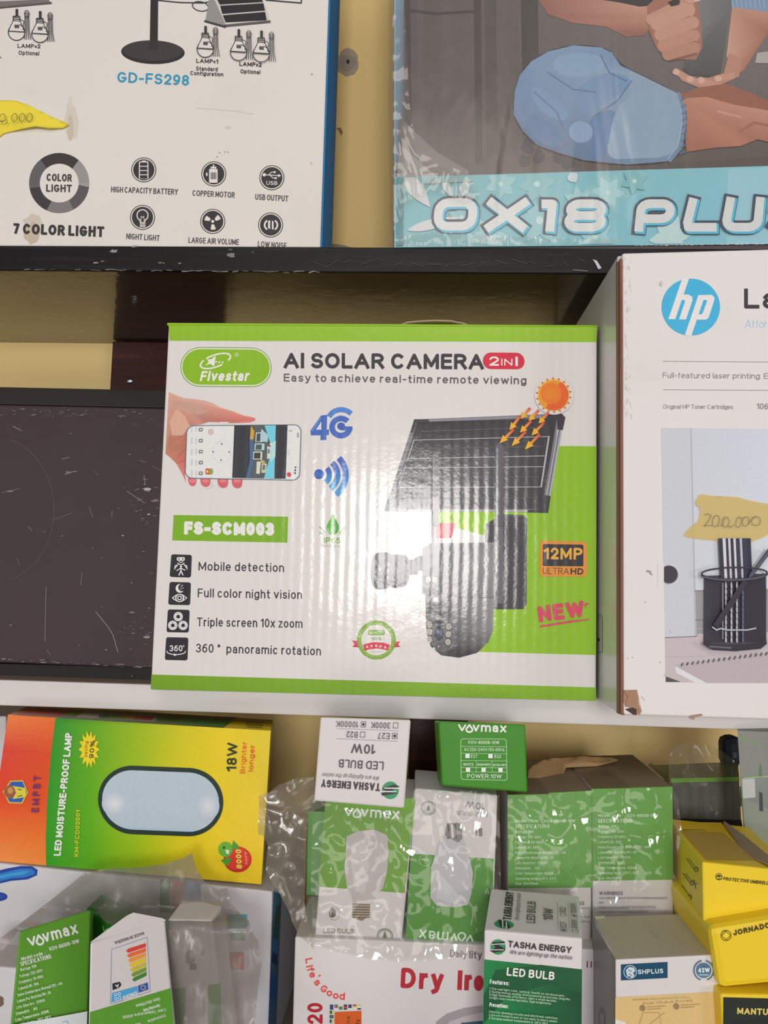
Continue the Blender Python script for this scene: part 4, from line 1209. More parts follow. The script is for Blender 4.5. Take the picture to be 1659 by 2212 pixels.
# solar panel and camera picture
a = art('panel_picture', ze)
a.poly([(352, 695), (1330, 655), (1355, 690), (1340, 760), (1300, 760), (1255, 1200), (1240, 1315), (1100, 1310), (150, 1304), (190, 1195)], (120, 116, 120))
a.poly([(372, 712), (1300, 684), (1200, 1290), (205, 1280), (225, 1190)], None, [(40, 36, 42), (50, 44, 50), (58, 54, 58), (96, 96, 98), (80, 80, 82)])  # paler lower left: glare on the carton put into the panel colours
a.poly([(1305, 760), (1335, 762), (1258, 1200), (1226, 1200)], (170, 166, 172)); a.poly([(1312, 764), (1322, 764), (1246, 1200), (1236, 1200)], (110, 106, 112))
a.poly([(352, 693), (452, 692), (454, 710), (368, 716), (345, 780), (328, 780)], (58, 54, 62)); a.poly([(1230, 664), (1330, 655), (1356, 680), (1338, 765), (1305, 762), (1300, 700), (1230, 684)], (58, 50, 60))
a.poly([(1180, 1195), (1226, 1196), (1258, 1206), (1242, 1316), (1100, 1312), (1102, 1296), (1190, 1290)], (56, 52, 60)); a.poly([(190, 1195), (228, 1195), (210, 1282), (298, 1288), (296, 1308), (150, 1302)], (130, 132, 134))  # the pale lower left corner piece carries the same painted glare
a.line([(452, 702), (1230, 672)], 6, (150, 146, 150)); a.line([(298, 1298), (1100, 1302)], 10, (170, 168, 170))
for (x0, y0), (x1, y1), w in (((350, 832), (1246, 808), 4), ((306, 955), (1228, 936), 4), ((280, 1016), (1210, 1008), 4), ((246, 1146), (1198, 1142), 4)): a.line([(x0, y0), (x1, y1)], w, (186, 182, 186))
for (x0, y0), (x1, y1) in (((398, 774), (1225, 746)), ((356, 890), (1204, 874)), ((300, 1082), (1190, 1076)), ((230, 1215), (1170, 1215))):
    for k in range(12):
        u, v = k / 12, (k + .9) / 12
        a.line([(x0 + (x1 - x0) * u, y0 + (y1 - y0) * u), (x0 + (x1 - x0) * v, y0 + (y1 - y0) * v)], 1.8, (130, 126, 130))
a.line([(1246, 810), (1195, 1140)], 11, (176, 172, 176)); a.line([(350, 834), (306, 968)], 7, (166, 164, 166)); a.line([(296, 1004), (246, 1142)], 6, (160, 158, 160))
for x0, x1, y0, c in ((470, 520, 912, (96, 92, 96)), (892, 948, 848, (92, 86, 92))):
    a.poly([(x0, y0 + 20), (x0 + 18, y0), (x1 - 10, y0 + 10), (x1, y0 + 40), (x1 - 4, 1400), (x0, 1400)], c); a.line([(x0 + 12, y0 + 40), (x0 + 10, 1380)], 7, (140, 136, 140))
a.done(label='printed picture of a solar panel')
a = art('camera_picture', zg)
a.poly([(990, 88), (1120, 96), (1140, 112), (1138, 640), (1120, 675), (880, 676), (880, 150)], (62, 58, 64)); a.line([(1000, 92), (1118, 100)], 12, (84, 80, 84)); a.line([(1000, 130), (1132, 132)], 3, (90, 86, 90))
a.poly([(552, 20), (596, 20), (596, 310), (552, 310)], (118, 114, 118)); a.poly([(950, 20), (990, 20), (992, 640), (950, 640)], (100, 96, 100)); a.rect(572, 60, 584, 300, (156, 152, 156))
a.poly([(576, 145), (705, 140), (670, 235), (576, 236)], (206, 66, 74))
a.poly([(496, 300), (545, 268), (940, 262), (960, 280), (955, 420), (945, 605), (720, 608), (560, 595), (492, 580)], None, [(88, 88, 92), (110, 110, 112), (140, 138, 138), (130, 128, 128), (140, 138, 138), (128, 124, 124), (120, 118, 118), (96, 92, 94), (84, 82, 86)])
a.poly([(510, 560), (730, 585), (935, 600), (930, 800), (900, 880), (830, 945), (720, 975), (610, 960), (545, 905), (518, 800)], None, [(58, 54, 58), (110, 106, 108), (140, 136, 136), (130, 126, 126), (100, 96, 98), (56, 50, 54), (46, 42, 46), (52, 48, 52), (60, 56, 60), (62, 58, 62)])
a.rq([(522, 660), (640, 640), (690, 700), (700, 900), (640, 945), (580, 935), (520, 860)], 60, (88, 84, 88)); a.rect(560, 684, 625, 764, (44, 42, 48), 8); a.ell(596, 728, 16, 16, (140, 138, 140)); a.rect(562, 604, 590, 626, (216, 212, 210))
a.ell(596, 824, 30, 44, (38, 36, 44)); a.ell(596, 824, 20, 28, (70, 70, 96)); a.ell(592, 815, 8, 10, (130, 134, 160))
for x, y in ((537, 770), (537, 815), (536, 862), (656, 782), (654, 830), (652, 878), (530, 492), (567, 492)): a.ell(x, y, 15, 18, (196, 190, 176)); a.ell(x, y, 9, 11, (120, 112, 104)); a.ell(x, y, 5, 6, (206, 196, 176))
for x, y in ((655, 405), (748, 405), (655, 450), (748, 450)): a.ring(x, y, 12, 15, 4, (176, 172, 170))
a.ell(565, 918, 6, 9, (216, 212, 212)); a.ell(593, 904, 4, 6, (206, 202, 202)); a.line([(496, 550), (720, 600), (940, 604)], 4, (90, 86, 88))
a.poly([(405, 368), (440, 368), (470, 345), (500, 345), (500, 440), (470, 432), (466, 462), (412, 462)], (48, 46, 52))
a.rq([(300, 336), (395, 340), (412, 380), (412, 500), (380, 538), (300, 545)], 20, (50, 48, 54)); a.rq([(200, 326), (270, 320), (312, 340), (310, 530), (250, 556), (190, 548), (172, 480), (176, 370)], 44, (54, 52, 58)); a.line([(306, 350), (304, 530)], 3, (120, 118, 122))
a.ell(238, 440, 34, 74, (40, 38, 44)); a.ell(238, 436, 20, 30, (60, 58, 84)); a.ell(232, 428, 8, 12, (130, 130, 160))
for x, y in ((206, 392), (204, 438), (204, 480), (281, 398), (281, 440), (280, 482)): a.ell(x, y, 10, 16, (128, 126, 130))
a.done(label='printed picture of a dark security camera')
# sun with rays
a = art('sun_picture', ze, .0014)
a.ell(1280, 535, 128, 128, (226, 196, 150), edge=(216, 206, 200)); a.ell(1278, 532, 110, 110, (240, 200, 130))
for k in range(18):
    g = math.radians(k * 20 + 8)
    p = lambda r, d: (1278 + r * math.cos(g + d), 534 + r * math.sin(g + d))
    a.poly([p(122, 0), p(106, .08), p(106, -.08)], (200, 84, 40))
a.ell(1277, 534, 101, 101, (240, 146, 30)); a.poly([(1277 + 101 * math.cos(math.radians(t)), 534 + 101 * math.sin(math.radians(t))) for t in range(-64, 128, 6)], None, [(226, 90, 30)] * 32 if False else [(224, 92, 34)] * len(range(-64, 128, 6)))
a.ell(1262, 522, 70, 70, (236, 130, 32), edge=(230, 112, 32))
for (x0, y0, x1, y1) in ((1122, 618, 1060, 690), (1180, 632, 1112, 704), (1244, 648, 1178, 722), (1056, 672, 984, 766), (1130, 704, 1054, 782), (1214, 716, 1130, 802), (1014, 760, 918, 854), (1094, 774, 998, 872), (1186, 792, 1086, 896)):
    d = Vector((x1 - x0, y1 - y0)).normalized(); n = Vector((-d.y, d.x))
    P = lambda u, v: (x0 + d.x * u + n.x * v, y0 + d.y * u + n.y * v)
    L = math.hypot(x1 - x0, y1 - y0)
    a.poly([P(0, 9), P(L * .62, 9), P(L * .62, -9), P(0, -9)], None, [(206, 60, 70), (236, 150, 30), (236, 150, 30), (206, 60, 70)])
    a.poly([P(L, 0), P(L * .58, 24), P(L * .58, -24)], (240, 166, 40))
a.done(label='orange printed sun with arrows')
a = art('resolution_badge', zg, .0006)
a.rq([(1220, 250), (1510, 258), (1512, 474), (1216, 474)], 26, (224, 138, 48)); a.rq([(1238, 272), (1488, 276), (1488, 410), (1236, 408)], 8, (50, 46, 52))
a.text('12MP', (1242, 366), (1482, 368), 72, (236, 168, 60), .2); a.text('ULTRA', (1238, 458), (1398, 460), 40, (70, 58, 50), .1); a.text('HD', (1408, 460), (1488, 462), 40, (56, 48, 46), .22)
a.done(label='orange badge with black field')
a = art('new_stamp', zg, .0006)
RD = (214, 66, 96)
a.text('NEW', (1216, 756), (1500, 720), 100, RD, .26, slant=-.02); a.poly([(1218, 776), (1400, 746), (1528, 734), (1520, 742), (1400, 760), (1222, 788)], RD); a.poly([(1490, 640), (1520, 634), (1518, 648), (1508, 646), (1504, 670)], RD)
random.seed(4)
for k in range(34):
    x = random.uniform(1225, 1495); y = random.uniform(645, 755)
    a.ell(x, y, random.uniform(1, 4), random.uniform(1, 3), (150, 176, 50), n=6)
a.done(label='red stamped word')
a = art('quality_seal', zg)
for s_ in (-1, 1): a.poly([(209 + s_ * 150, 868 if s_ < 0 else 874), (209 + s_ * 100, 876), (209 + s_ * 100, 912), (209 + s_ * 148, 908), (209 + s_ * 134, 890)], (206, 48, 70))
GS = (122, 160, 40)
for k in range(44):
    g = 2 * math.pi * k / 44
    a.ell(209 + 113 * math.cos(g), 866 + 114 * math.sin(g), 8, 8, GS, n=8)
a.ell(209, 866, 114, 115, GS); a.ell(209, 866, 93, 95, (216, 208, 200))
a.ring(209, 866, 103, 104, 2, (170, 190, 110))
a.rq([(156, 803), (262, 803), (262, 836), (156, 836)], 16, GS); a.text('QUALITY', (164, 828), (254, 829), 18, (216, 220, 196), .16); a.text('100%', (176, 868), (240, 868), 20, (110, 140, 50), .16)
a.poly([(126, 895), (165, 882), (209, 878), (255, 882), (292, 895), (280, 932), (245, 922), (209, 918), (172, 922), (138, 932)], (206, 44, 66))
for k in range(5): a.star(151 + k * 28, (908, 902, 900, 904, 911)[k], 10, (226, 214, 210))
a.line([(170, 938), (246, 938)], 2, (150, 150, 130))
for k in range(24):
    g = math.radians(k * 15)
    a.ell(209 + 103 * math.cos(g), 866 + 104 * math.sin(g), 4, 3, (180, 200, 120), n=6)
a.done(label='green round seal with a red ribbon')

# ------------------------------------------------------------------ middle shelf: printer carton
m_hp = solid('matte_white_carton_board', (218, 208, 204), rough=.6, ref=REF_MID, dirt=.25, dirt_rgb=(190, 175, 165), scale=8)
m_hps = solid('coated_white_side_board', (206, 198, 192), rough=.35, ref=REF_MID, dirt=.3, dirt_rgb=(180, 165, 150), coat=.5, coat_rough=.2)
m_kraft = solid('raw_brown_cardboard', (128, 88, 72), rough=.8, ref=REF_MID, dirt=.7, dirt_rgb=(90, 52, 42), scale=30, stretch=(4, 1, .3))
a_, b_ = atZ(1346, 1545, ZS), atZ(1659, 1552, ZS)
hyaw = 0.0
hp_ = Carton('printer_carton', 'big white carton with a blue round logo and a picture of a pencil cup', 'box',
             [(1334, 552), (1900, 536), (1900, 1558), (1333, 1543)], m_hps, 0.235, Y=a_.y + .009, yaw=hyaw, zbot=ZS)
hp_.body['label'] = 'glossy white side of the carton'
pf = a_
n_ = hp_.n
q = [(1344, 546), (1900, 531), (1900, 1562), (1346, 1545)]
f = [on_plane(*c, pf, n_) for c in q]
for i, j in ((0, 3), (1, 2)):
    d = f[j] - f[i]; f[j] = f[i] + d * ((ZS - f[i].z) / d.z)
bk = [v - n_ * .0082 for v in f]
fp = hexa('front_panel', f, bk, m_hp, hp_.root, 0.0018, 3)
fp['label'] = 'matte white front panel'
hp_.front = Face(pf, n_, hp_.root)
# brown cut edge seen along the left of the front panel
ins = Vector((.0016, 0, 0))
for k, (d0, d1, dx) in enumerate(((.0006, .0034, -.0014), (.0046, .0084, -.0022))):
    e0 = [v - n_ * d0 for v in (f[0], f[3])]
    e1 = [v - n_ * d1 for v in (f[0], f[3])]
    dv = Vector((dx, 0, 0))
    hexa('cut_edge', [e0[0] + dv - Vector((0, 0, .004)), e0[0] + ins - Vector((0, 0, .004)), e0[1] + ins, e0[1] + dv], [e1[0] + dv - Vector((0, 0, .004)), e1[0] + ins - Vector((0, 0, .004)), e1[1] + ins, e1[1] + dv], m_kraft, hp_.root, .0004)['label'] = 'raw brown cardboard edge'
zh, zi = zoom(1220, 500, 1659, 1618), zoom(1220, 1000, 1659, 1618)
M_H = printed('board', .55)
def art(nm, fr=PX, base=0.00012): return hp_.art(nm, fr, REF_MID, M_H, base=base)
a = art('round_logo', zh)
HB = (66, 168, 204)
a.ell(1003, 602, 233, 227, HB, n=64)
wl = (222, 213, 209)
a.poly([(937, 372), (990, 372), (945, 505), (890, 505)], wl)
a.poly([(937, 374), (990, 372), (880, 698), (824, 698)], wl)
a.poly([(935, 502), (985, 502), (1015, 520), (1016, 552), (965, 700), (910, 700), (958, 556), (952, 545), (920, 545)], wl)
a.poly([(1064, 506), (1118, 506), (1008, 830), (956, 826)], wl)
a.poly([(1090, 506), (1170, 504), (1192, 524), (1190, 550), (1144, 690), (1120, 702), (1040, 702), (1054, 660), (1088, 660), (1098, 650), (1132, 556), (1128, 546), (1078, 546)], wl)
a.done(label='round blue logo')
a = art('headline_print', zh)
a.text('La', (1428, 614), (1690, 614), 160, (60, 54, 62), .19, gap=.14)
a.text('Affordab', (1436, 768), (1730, 770), 66, (150, 190, 210), .07, gap=.14)
a.line([(782, 1033), (1900, 1042)], 3.2, (110, 102, 102)); a.line([(785, 1259), (1900, 1267)], 3.2, (110, 102, 102))
a.text('Full-featured laser printing. Enterp', (780, 1166), (1780, 1174), 44, (120, 112, 112), .09, gap=.14)
a.text('Original HP Toner Cartridges', (784, 1411), (1340, 1413), 34, (120, 112, 112), .09, gap=.14)
a.text('106A', (1530, 1414), (1670, 1416), 46, (110, 102, 104), .09, gap=.16)
a.done(label='grey printed text lines')
a = art('desk_picture', zi)
a.grad([(766, -278), (1900, -268), (1900, 1020), (790, 1020)], [(196, 192, 198), (200, 200, 210), (206, 206, 212), (198, 196, 200)])
a.poly([(766, -278), (1000, -278), (1035, 1395), (800, 1395)], (194, 191, 196)); a.poly([(1000, -278), (1010, -278), (1050, 1380), (1034, 1390)], (174, 172, 178))
a.poly([(1040, 1016), (1900, 1000), (1900, 1360), (1050, 1370)], (150, 142, 144)); a.line([(1040, 1018), (1900, 1004)], 8, (120, 114, 118)); a.line([(1050, 1250), (1120, 1250)], 14, (128, 120, 122)); a.line([(1050, 1320), (1120, 1320)], 10, (166, 156, 156))
a.poly([(800, 1392), (1050, 1378), (1060, 1360), (1900, 1340), (1900, 1752), (803, 1746)], (190, 174, 174)); a.line([(800, 1392), (1052, 1380)], 5, (70, 66, 70))
a.line([(802, 1545), (1100, 1540)], 3, (170, 154, 154))
a.ell(834, 890, 76, 78, (150, 148, 152)); a.ell(830, 888, 68, 70, (58, 56, 62), a0=-180, a1=180); a.poly([(740, 800), (789, 800), (789, 980), (740, 980)], (218, 208, 204)); a.ring(834, 890, 76, 78, 5, (224, 224, 226), a0=-90, a1=90)
# notebook
a.poly([(880, 1610), (1000, 1590), (1900, 1480), (1900, 1752), (1130, 1752)], (180, 164, 164)); a.poly([(878, 1618), (1130, 1752), (1040, 1752), (884, 1668)], (214, 206, 204)); a.poly([(805, 1700), (925, 1744), (805, 1744)], (76, 74, 80))
for k in range(34): a.line([(930 + k * 42, 1612 - k * 5.4), (938 + k * 42, 1598 - k * 5.4)], 14, (96, 90, 92))
# cup of mesh
cu = (44, 42, 52)
a.poly([(1110, 900), (1600, 880), (1604, 1400), (1610, 1440), (1560, 1480), (1360, 1500), (1180, 1490), (1104, 1440), (1106, 1400)], (74, 70, 80))
for k in range(42):
    x = 1112 + k * 12
    a.line([(x, 900), (x + (5 if x < 1360 else -3), 1425)], 3.2, cu)
for k in range(48): a.line([(1108, 935 + k * 10.5), (1602, 925 + k * 10.5)], 2.6, cu)
# pencils
for x0, x1, c in ((1224, 1256, (52, 50, 60)), (1256, 1280, (206, 200, 206)), (1280, 1300, (56, 54, 64)), (1300, 1318, (196, 192, 200)), (1318, 1342, (50, 48, 58)), (1342, 1360, (204, 200, 206)), (1360, 1392, (56, 54, 66)), (1392, 1410, (180, 178, 188)), (1410, 1446, (52, 54, 72)), (1446, 1480, (44, 46, 60))):
    a.poly([(x0, 600), (x1, 600), (x1 + 14, 925), (x0 + 16, 925)], c)
for x in (1282, 1326, 1370, 1418): 
    for k in range(30): a.line([(x, 950 + k * 16), (x + 2, 958 + k * 16)], 14 if k % 3 else 8, (170, 168, 176) if x < 1400 else (90, 90, 110))
for k in range(28): a.line([(1258, 960 + k * 16), (1259, 967 + k * 16)], 7, (150, 148, 156))
a.poly([(1618, 680), (1650, 700), (1500, 900), (1462, 920), (1470, 884)], (70, 70, 82)); a.line([(1640, 690), (1482, 900)], 6, (100, 100, 112)); a.line([(1430, 960), (1215, 1280)], 46, (50, 48, 58))
a.line([(1180, 1310), (1210, 1330), (1240, 1318), (1300, 1330), (1380, 1330), (1450, 1330), (1520, 1316)], 12, (170, 168, 176))
a.ring(1350, 880, 262, 50, 22, (56, 54, 64), rot=-1, a0=0, a1=180); a.ring(1350, 880, 262, 48, 14, (52, 50, 60), rot=-1, a0=180, a1=360)
a.ring(1350, 884, 258, 48, 4, (120, 118, 128), rot=-1, a0=20, a1=160)
a.poly([(1100, 1420), (1200, 1446), (1360, 1454), (1520, 1446), (1608, 1420), (1606, 1440), (1560, 1480), (1360, 1500), (1180, 1490), (1104, 1446)], (44, 42, 50)); a.line([(1160, 1462), (1320, 1472)], 14, (96, 94, 102))
a.done(label='printed picture of a desk with a mesh pencil cup')
a = art('torn_patch', zi)
random.seed(9)
a.poly([(470, 1808), (576, 1806), (582, 1850), (590, 1920), (610, 1975), (600, 2002), (560, 2004), (520, 1950), (480, 1940), (466, 1880)], (158, 116, 92)); a.poly([(478, 1960), (540, 1946), (572, 1960), (570, 2008), (545, 2004), (500, 1975)], (66, 44, 40)); a.line([(470, 1812), (500, 1860), (482, 1930)], 5, (120, 80, 64)); a.line([(585, 1850), (600, 1930), (612, 1980)], 4, (180, 140, 120)); a.cut('torn brown cardboard corner')
a.poly([(985, 2030), (1000, 2010), (1090, 1996), (1098, 2012), (1040, 2024), (1030, 2046), (990, 2036)], (160, 120, 106)); a.cut()
a.poly([(645, 858), (668, 852), (690, 866), (688, 878), (706, 896), (680, 890), (672, 872), (650, 870)], (150, 142, 142)); a.cut()
a.name = 'scuff'
for x, y in ((502, 1557), (540, 1550), (760, 1588), (640, 1108), (795, 1690), (838, 1345)): a.ell(x, y, 6, 5, (180, 160, 150)); a.cut()
a.line([(610, 1860), (636, 1888)], 4, (160, 148, 146)); a.cut()
a.f(zh)
for k in range(60):
    x = 470 + random.uniform(0, 60); y = random.uniform(190, 1500)
    a.line([(x, y), (x + random.uniform(-8, 14), y + random.uniform(5, 40))], random.uniform(1, 3), random.choice([(196, 180, 168), (180, 160, 146), (206, 192, 182)]))
a.cut()
for k in range(26): a.line([(560 + k * 40, 108 - k * .4 + random.uniform(-2, 5)), (585 + k * 40, 110 - k * .4)], random.uniform(2, 6), random.choice([(190, 172, 158), (206, 192, 180)]))
a.cut()
blot(a, 770, 410, 14, 24, (200, 188, 182)); a.cut()
# side marks
a = hp_.art('side_print', zi, REF_MID, M_H, face=hp_.left)
a.line([(262, 1215), (292, 1218), (298, 1230), (300, 1500), (290, 1508), (262, 1506)], 3, (60, 70, 50)); a.rect(262, 1395, 276, 1420, (50, 50, 50))
a.done()
# price tape
m_tape = film_mat('yellow_masking_tape', tint=(.95, .82, .42), haze=.58, gloss=.02, rough=.5, bump=.001, scale=60, hz=(.86, .70, .34))
tp = [(1040, 300), (1072, 252), (1100, 250), (1160, 262), (1260, 266), (1370, 272), (1470, 300), (1560, 316), (1640, 330), (1700, 338), (1690, 480), (1640, 560), (1560, 600), (1485, 630), (1450, 662), (1380, 652), (1310, 640), (1220, 622), (1100, 612), (1020, 602), (960, 590), (945, 574), (965, 545), (1000, 510), (1030, 486), (1060, 460), (1072, 400), (1066, 350), (1046, 345), (1036, 325)]
tape = sheet('price_tape', [zi(*p) for p in tp], pf, n_, lambda x, y: .0009 + .0012 * max(0, math.sin((y - 1060) / 16)) * max(0, 1 - (x - 1500) / 40), 'torn translucent yellow tape with a price on the white printer carton', 'tape', m_tape, thick=0, step=8)
ft_ = Face(pf + n_ * .0024, n_, tape)
a = Art(ft_, 'handwriting', zi, REF_MID, M_H)
ik = (110, 100, 84)
a.line([(1118, 412), (1150, 405), (1166, 420), (1150, 455), (1112, 502), (1172, 496)], 4, ik)
for cx, cy, rx, ry in ((1204, 462, 26, 46), (1282, 470, 28, 40), (1386, 472, 22, 42), (1442, 466, 26, 38), (1524, 462, 36, 36)): a.ring(cx, cy, rx, ry, 4, ik, rot=12)
a.line([(1226, 500), (1256, 500), (1276, 440)], 3.4, ik); a.line([(1305, 500), (1330, 510), (1350, 490)], 3.4, ik); a.line([(1318, 508), (1312, 520)], 3.4, ik); a.line([(1460, 490), (1490, 450), (1520, 430)], 3.4, ik); a.line([(1410, 440), (1440, 432)], 3.4, ik)
a.done()
# ------------------------------------------------------------------ lower shelf
zj, zk, zl, zm, zn, zo = zoom(0, 1500, 640), zoom(0, 1840, 660), zoom(560, 1520, 1160), zoom(580, 1840, 1080), zoom(1060, 1540, 1659), zoom(1020, 1880, 1659)
M_L = printed('board', .42, .25, .15)
M_LM = printed('board', .55)
def ref(rgb, nm, rough=.5, **k): return solid(nm, rgb, rough=rough, ref=REF_LOW, **k)
m_lw = ref((200, 188, 186), 'white_thin_board', .45, dirt=.15, dirt_rgb=(180, 165, 155))
m_lg = ref((84, 136, 40), 'green_thin_board', .4)
m_lgd = ref((52, 120, 20), 'bright_green_thin_board', .4)
m_ly = ref((216, 180, 36), 'yellow_thin_board', .4)
m_kb = ref((140, 118, 92), 'kraft_thin_board', .7, dirt=.5, dirt_rgb=(112, 92, 70), scale=12)
def A_(bx, nm, fr, face=None, mat=None, base=.00012): return bx.art(nm, fr, REF_LOW, mat or M_L, face, base)
WT = (216, 220, 206)
def brand(a, p0, p1, h, col, t=.17, up=1):
    """lower-case lettering whose first o is a drop"""
    p0, p1 = Vector(p0), Vector(p1)
    ex = (p1 - p0).normalized(); ey = Vector((ex.y, -ex.x)); L = (p1 - p0).length
    H_ = h / .72
    P = lambda u, v: tuple(p0 + ex * (u * L) + ey * (v * h))
    a.text('v', P(0, 0), P(.165, 0), H_, col, t)
    c = P(.235, .32)
    a.n += 1
    ring = [P(.235 + .065 * math.cos(math.radians(g)), .30 + .40 * math.sin(math.radians(g))) for g in range(55, -236, -12)]
    a._strip([P(.235, 1.02)] + ring + [P(.235, 1.02)], t * H_, alb(col, a.ref))
    a.text('vmax', P(.305, 0), P(1, 0), H_, col, t)
SPEC = ['Wattage: 10W', 'Voltage: 220-260V', 'Frequency: 50-60Hz', 'Lumen(LM) : 800', 'Index Renderance Warna(CRI) : >80', 'Lumen Per Watt(lm/W) : 80', 'Life time hrs : 25000', 'Dimmable      NO', 'Color Temperature : 6500K', 'Operating temp : -20°C-50°C', 'Size : 60x115mm']
def paragraph(a, lines, p0, dirv, step, h, cw, col, t=.15):
    x, y = p0
    for i, s_ in enumerate(lines):
        L = cw * len(s_)
        q0 = (x + step[0] * i, y + step[1] * i)
        a.text(s_, q0, (q0[0] + dirv[0] * L, q0[1] + dirv[1] * L), h, col, t)

# --- moisture-proof lamp carton
lamp = Carton('lamp_carton', 'red, green and yellow carton with an oval white lamp printed sideways on it', 'box', [(17, 1543), (585, 1579), (565, 1910), (-28, 1858)], m_ly, .07, Y=.575, yaw=0, back=[(62, 1524), (613, 1554)])
a = A_(lamp, 'color_bands', zj)
bd = [(310, 133), (286, 330), (264, 600), (256, 800), (258, 958)]
L0 = lambda v: (45 - 117 * v, 112 + 816 * v)
for k in range(4):
    v0, v1 = (bd[k][1] - 133) / 825, (bd[k + 1][1] - 133) / 825
    cs = [((226, 116, 58), (222, 96, 40)), ((206, 60, 44), (204, 70, 26)), ((212, 60, 30), (210, 74, 24)), ((228, 104, 42), (226, 104, 36)), ((238, 130, 66), (236, 124, 50))]
    a.grad([L0(v0), bd[k], bd[k + 1], L0(v1)], [cs[k][0], cs[k][1], cs[k + 1][1], cs[k + 1][0]], 6)
    r0 = lambda v, u: (bd[k][0] + (bd[k + 1][0] - bd[k][0]) * 0, 0)
xs = [None, 520, 800, 1050, 1250, 1516]
tc_ = [(38, 132, 36), (92, 152, 14), (150, 168, 10), (196, 178, 14), (222, 186, 22), (232, 188, 34)]
bc_ = [(40, 140, 22), (84, 158, 10), (150, 178, 10), (214, 188, 20), (230, 184, 26), (228, 178, 22)]
topy = lambda x: 133 + (x - 310) * .0585
boty = lambda x: 958 + (x - 258) * .0835
for k in range(4):
    v0, v1 = (bd[k][1] - 133) / 825, (bd[k + 1][1] - 133) / 825
    X1 = lambda v: 520 - v * 18
    mixc = lambda p, q, v: tuple(a1 + (b1 - a1) * v for a1, b1 in zip(p, q))
    yv = lambda x, v: topy(x) + (boty(x) - topy(x)) * v
    a.grad([bd[k], (X1(v0), yv(520, v0)), (X1(v1), yv(520, v1)), bd[k + 1]], [mixc(tc_[0], bc_[0], v0), mixc(tc_[1], bc_[1], v0), mixc(tc_[1], bc_[1], v1), mixc(tc_[0], bc_[0], v1)], 5)
for k in range(1, 5):
    x0, x1 = xs[k], xs[k + 1]
    dx0, dx1 = (18 + (x0 - 520) * .04), (18 + (x1 - 520) * .036)
    a.grad([(x0, topy(x0)), (x1, topy(x1)), (x1 - dx1, boty(x1)), (x0 - dx0, boty(x0))], [tc_[k], tc_[k + 1], bc_[k + 1], bc_[k]], 6)
a.done(label='red, green and yellow printed bands')
a = A_(lamp, 'title_print', zj, base=.0008)
a.text('LED MOISTURE-PROOF LAMP', (340, 904), (406, 216), 40, WT, .24, up=(-1, -.02), gap=.12)
a.text('KM-FCD02001', (440, 908), (450, 648), 24, (206, 190, 50), .2, up=(-1, 0), gap=.18)
a.cut('white and yellow sideways lettering'); a.name = 'wattage_print'; a.text('18W', (1322, 432), (1330, 272), 56, (40, 44, 30), .18, up=(-1, -.02))
a.text('Brighter', (1370, 444), (1382, 266), 28, (214, 100, 40), .16, up=(-1, -.02)); a.text('longer', (1416, 432), (1426, 284), 28, (206, 80, 40), .16, up=(-1, -.02))
a.cut(); a.name = 'brand_print'; a.text('EMPBT', (214, 662), (228, 456), 40, (112, 50, 96), .2, up=(-1, -.02), gap=.4)
a.done(label='sideways printed words')
a = A_(lamp, 'crest', zj, base=.0008)
a.poly([(58, 482), (130, 480), (158, 548), (126, 612), (50, 610), (14, 545)], (196, 160, 60)); a.poly([(62, 490), (126, 488), (150, 548), (120, 604), (54, 602), (24, 545)], (36, 84, 160))
a.poly([(66, 512), (140, 524), (146, 552), (138, 576), (70, 586), (90, 550)], (206, 186, 60)); a.ell(54, 545, 32, 36, (150, 84, 44)); a.ell(58, 538, 16, 18, (186, 130, 90)); a.line([(100, 530), (120, 535)], 5, (60, 90, 60)); a.line([(100, 572), (124, 566)], 5, (60, 90, 60))
a.done(label='six sided blue and gold crest')
a = A_(lamp, 'saving_burst', zj, base=.0008)
a.n += 1
pts = []
for i in range(28):
    g = 2 * math.pi * i / 28
    r = 1.0 if i % 2 == 0 else .66
    pts.append((499 + 60 * r * math.cos(g), 308 + 108 * r * math.sin(g)))
a.poly(pts, (226, 190, 30))
a.text('saving', (488, 352), (494, 262), 20, (150, 96, 20), .17, up=(-1, 0)); a.text('90%', (524, 358), (532, 258), 26, (70, 60, 20), .2, up=(-1, 0))
a.done(label='yellow starburst')
a = A_(lamp, 'oval_lamp_picture', zj, base=.0008)
a.rq([(552, 392), (1256, 420), (1244, 802), (546, 776)], 196, (28, 46, 40), 14)
a.rq([(574, 418), (1230, 444), (1222, 776), (570, 750)], 172, (170, 177, 186), 14); a.ell(640, 610, 70, 70, (206, 200, 206), edge=(170, 177, 186)); a.ell(1165, 625, 64, 76, (200, 196, 204), edge=(170, 177, 186))
a.line([(690, 744), (1080, 766)], 6, (150, 176, 206))
a.done(label='printed white oval lamp with a dark rim')
a = A_(lamp, 'fruit_sticker', zj, base=.0008)
a.ell(1330, 925, 78, 72, (180, 40, 34)); a.ell(1330, 920, 70, 62, (206, 52, 40)); a.ell(1262, 868, 40, 42, (96, 160, 50)); a.poly([(1305, 818), (1336, 850), (1330, 872), (1296, 862)], (70, 140, 40)); a.poly([(1236, 930), (1280, 910), (1296, 926), (1270, 962)], (70, 140, 40))
a.poly([(1262, 870), (1284, 872), (1280, 895), (1268, 892)], (226, 230, 214)); a.ell(1254, 858, 6, 7, (30, 40, 20)); a.text('8000', (1356, 976), (1350, 868), 32, (226, 190, 70), .24, up=(-1, -.05)); a.text('hours', (1386, 950), (1380, 884), 14, (226, 160, 120), .18, up=(-1, -.05))
a.done(label='red and green round mark reading 8000')
a = A_(lamp, 'lid_print', zj, face=lamp.top)
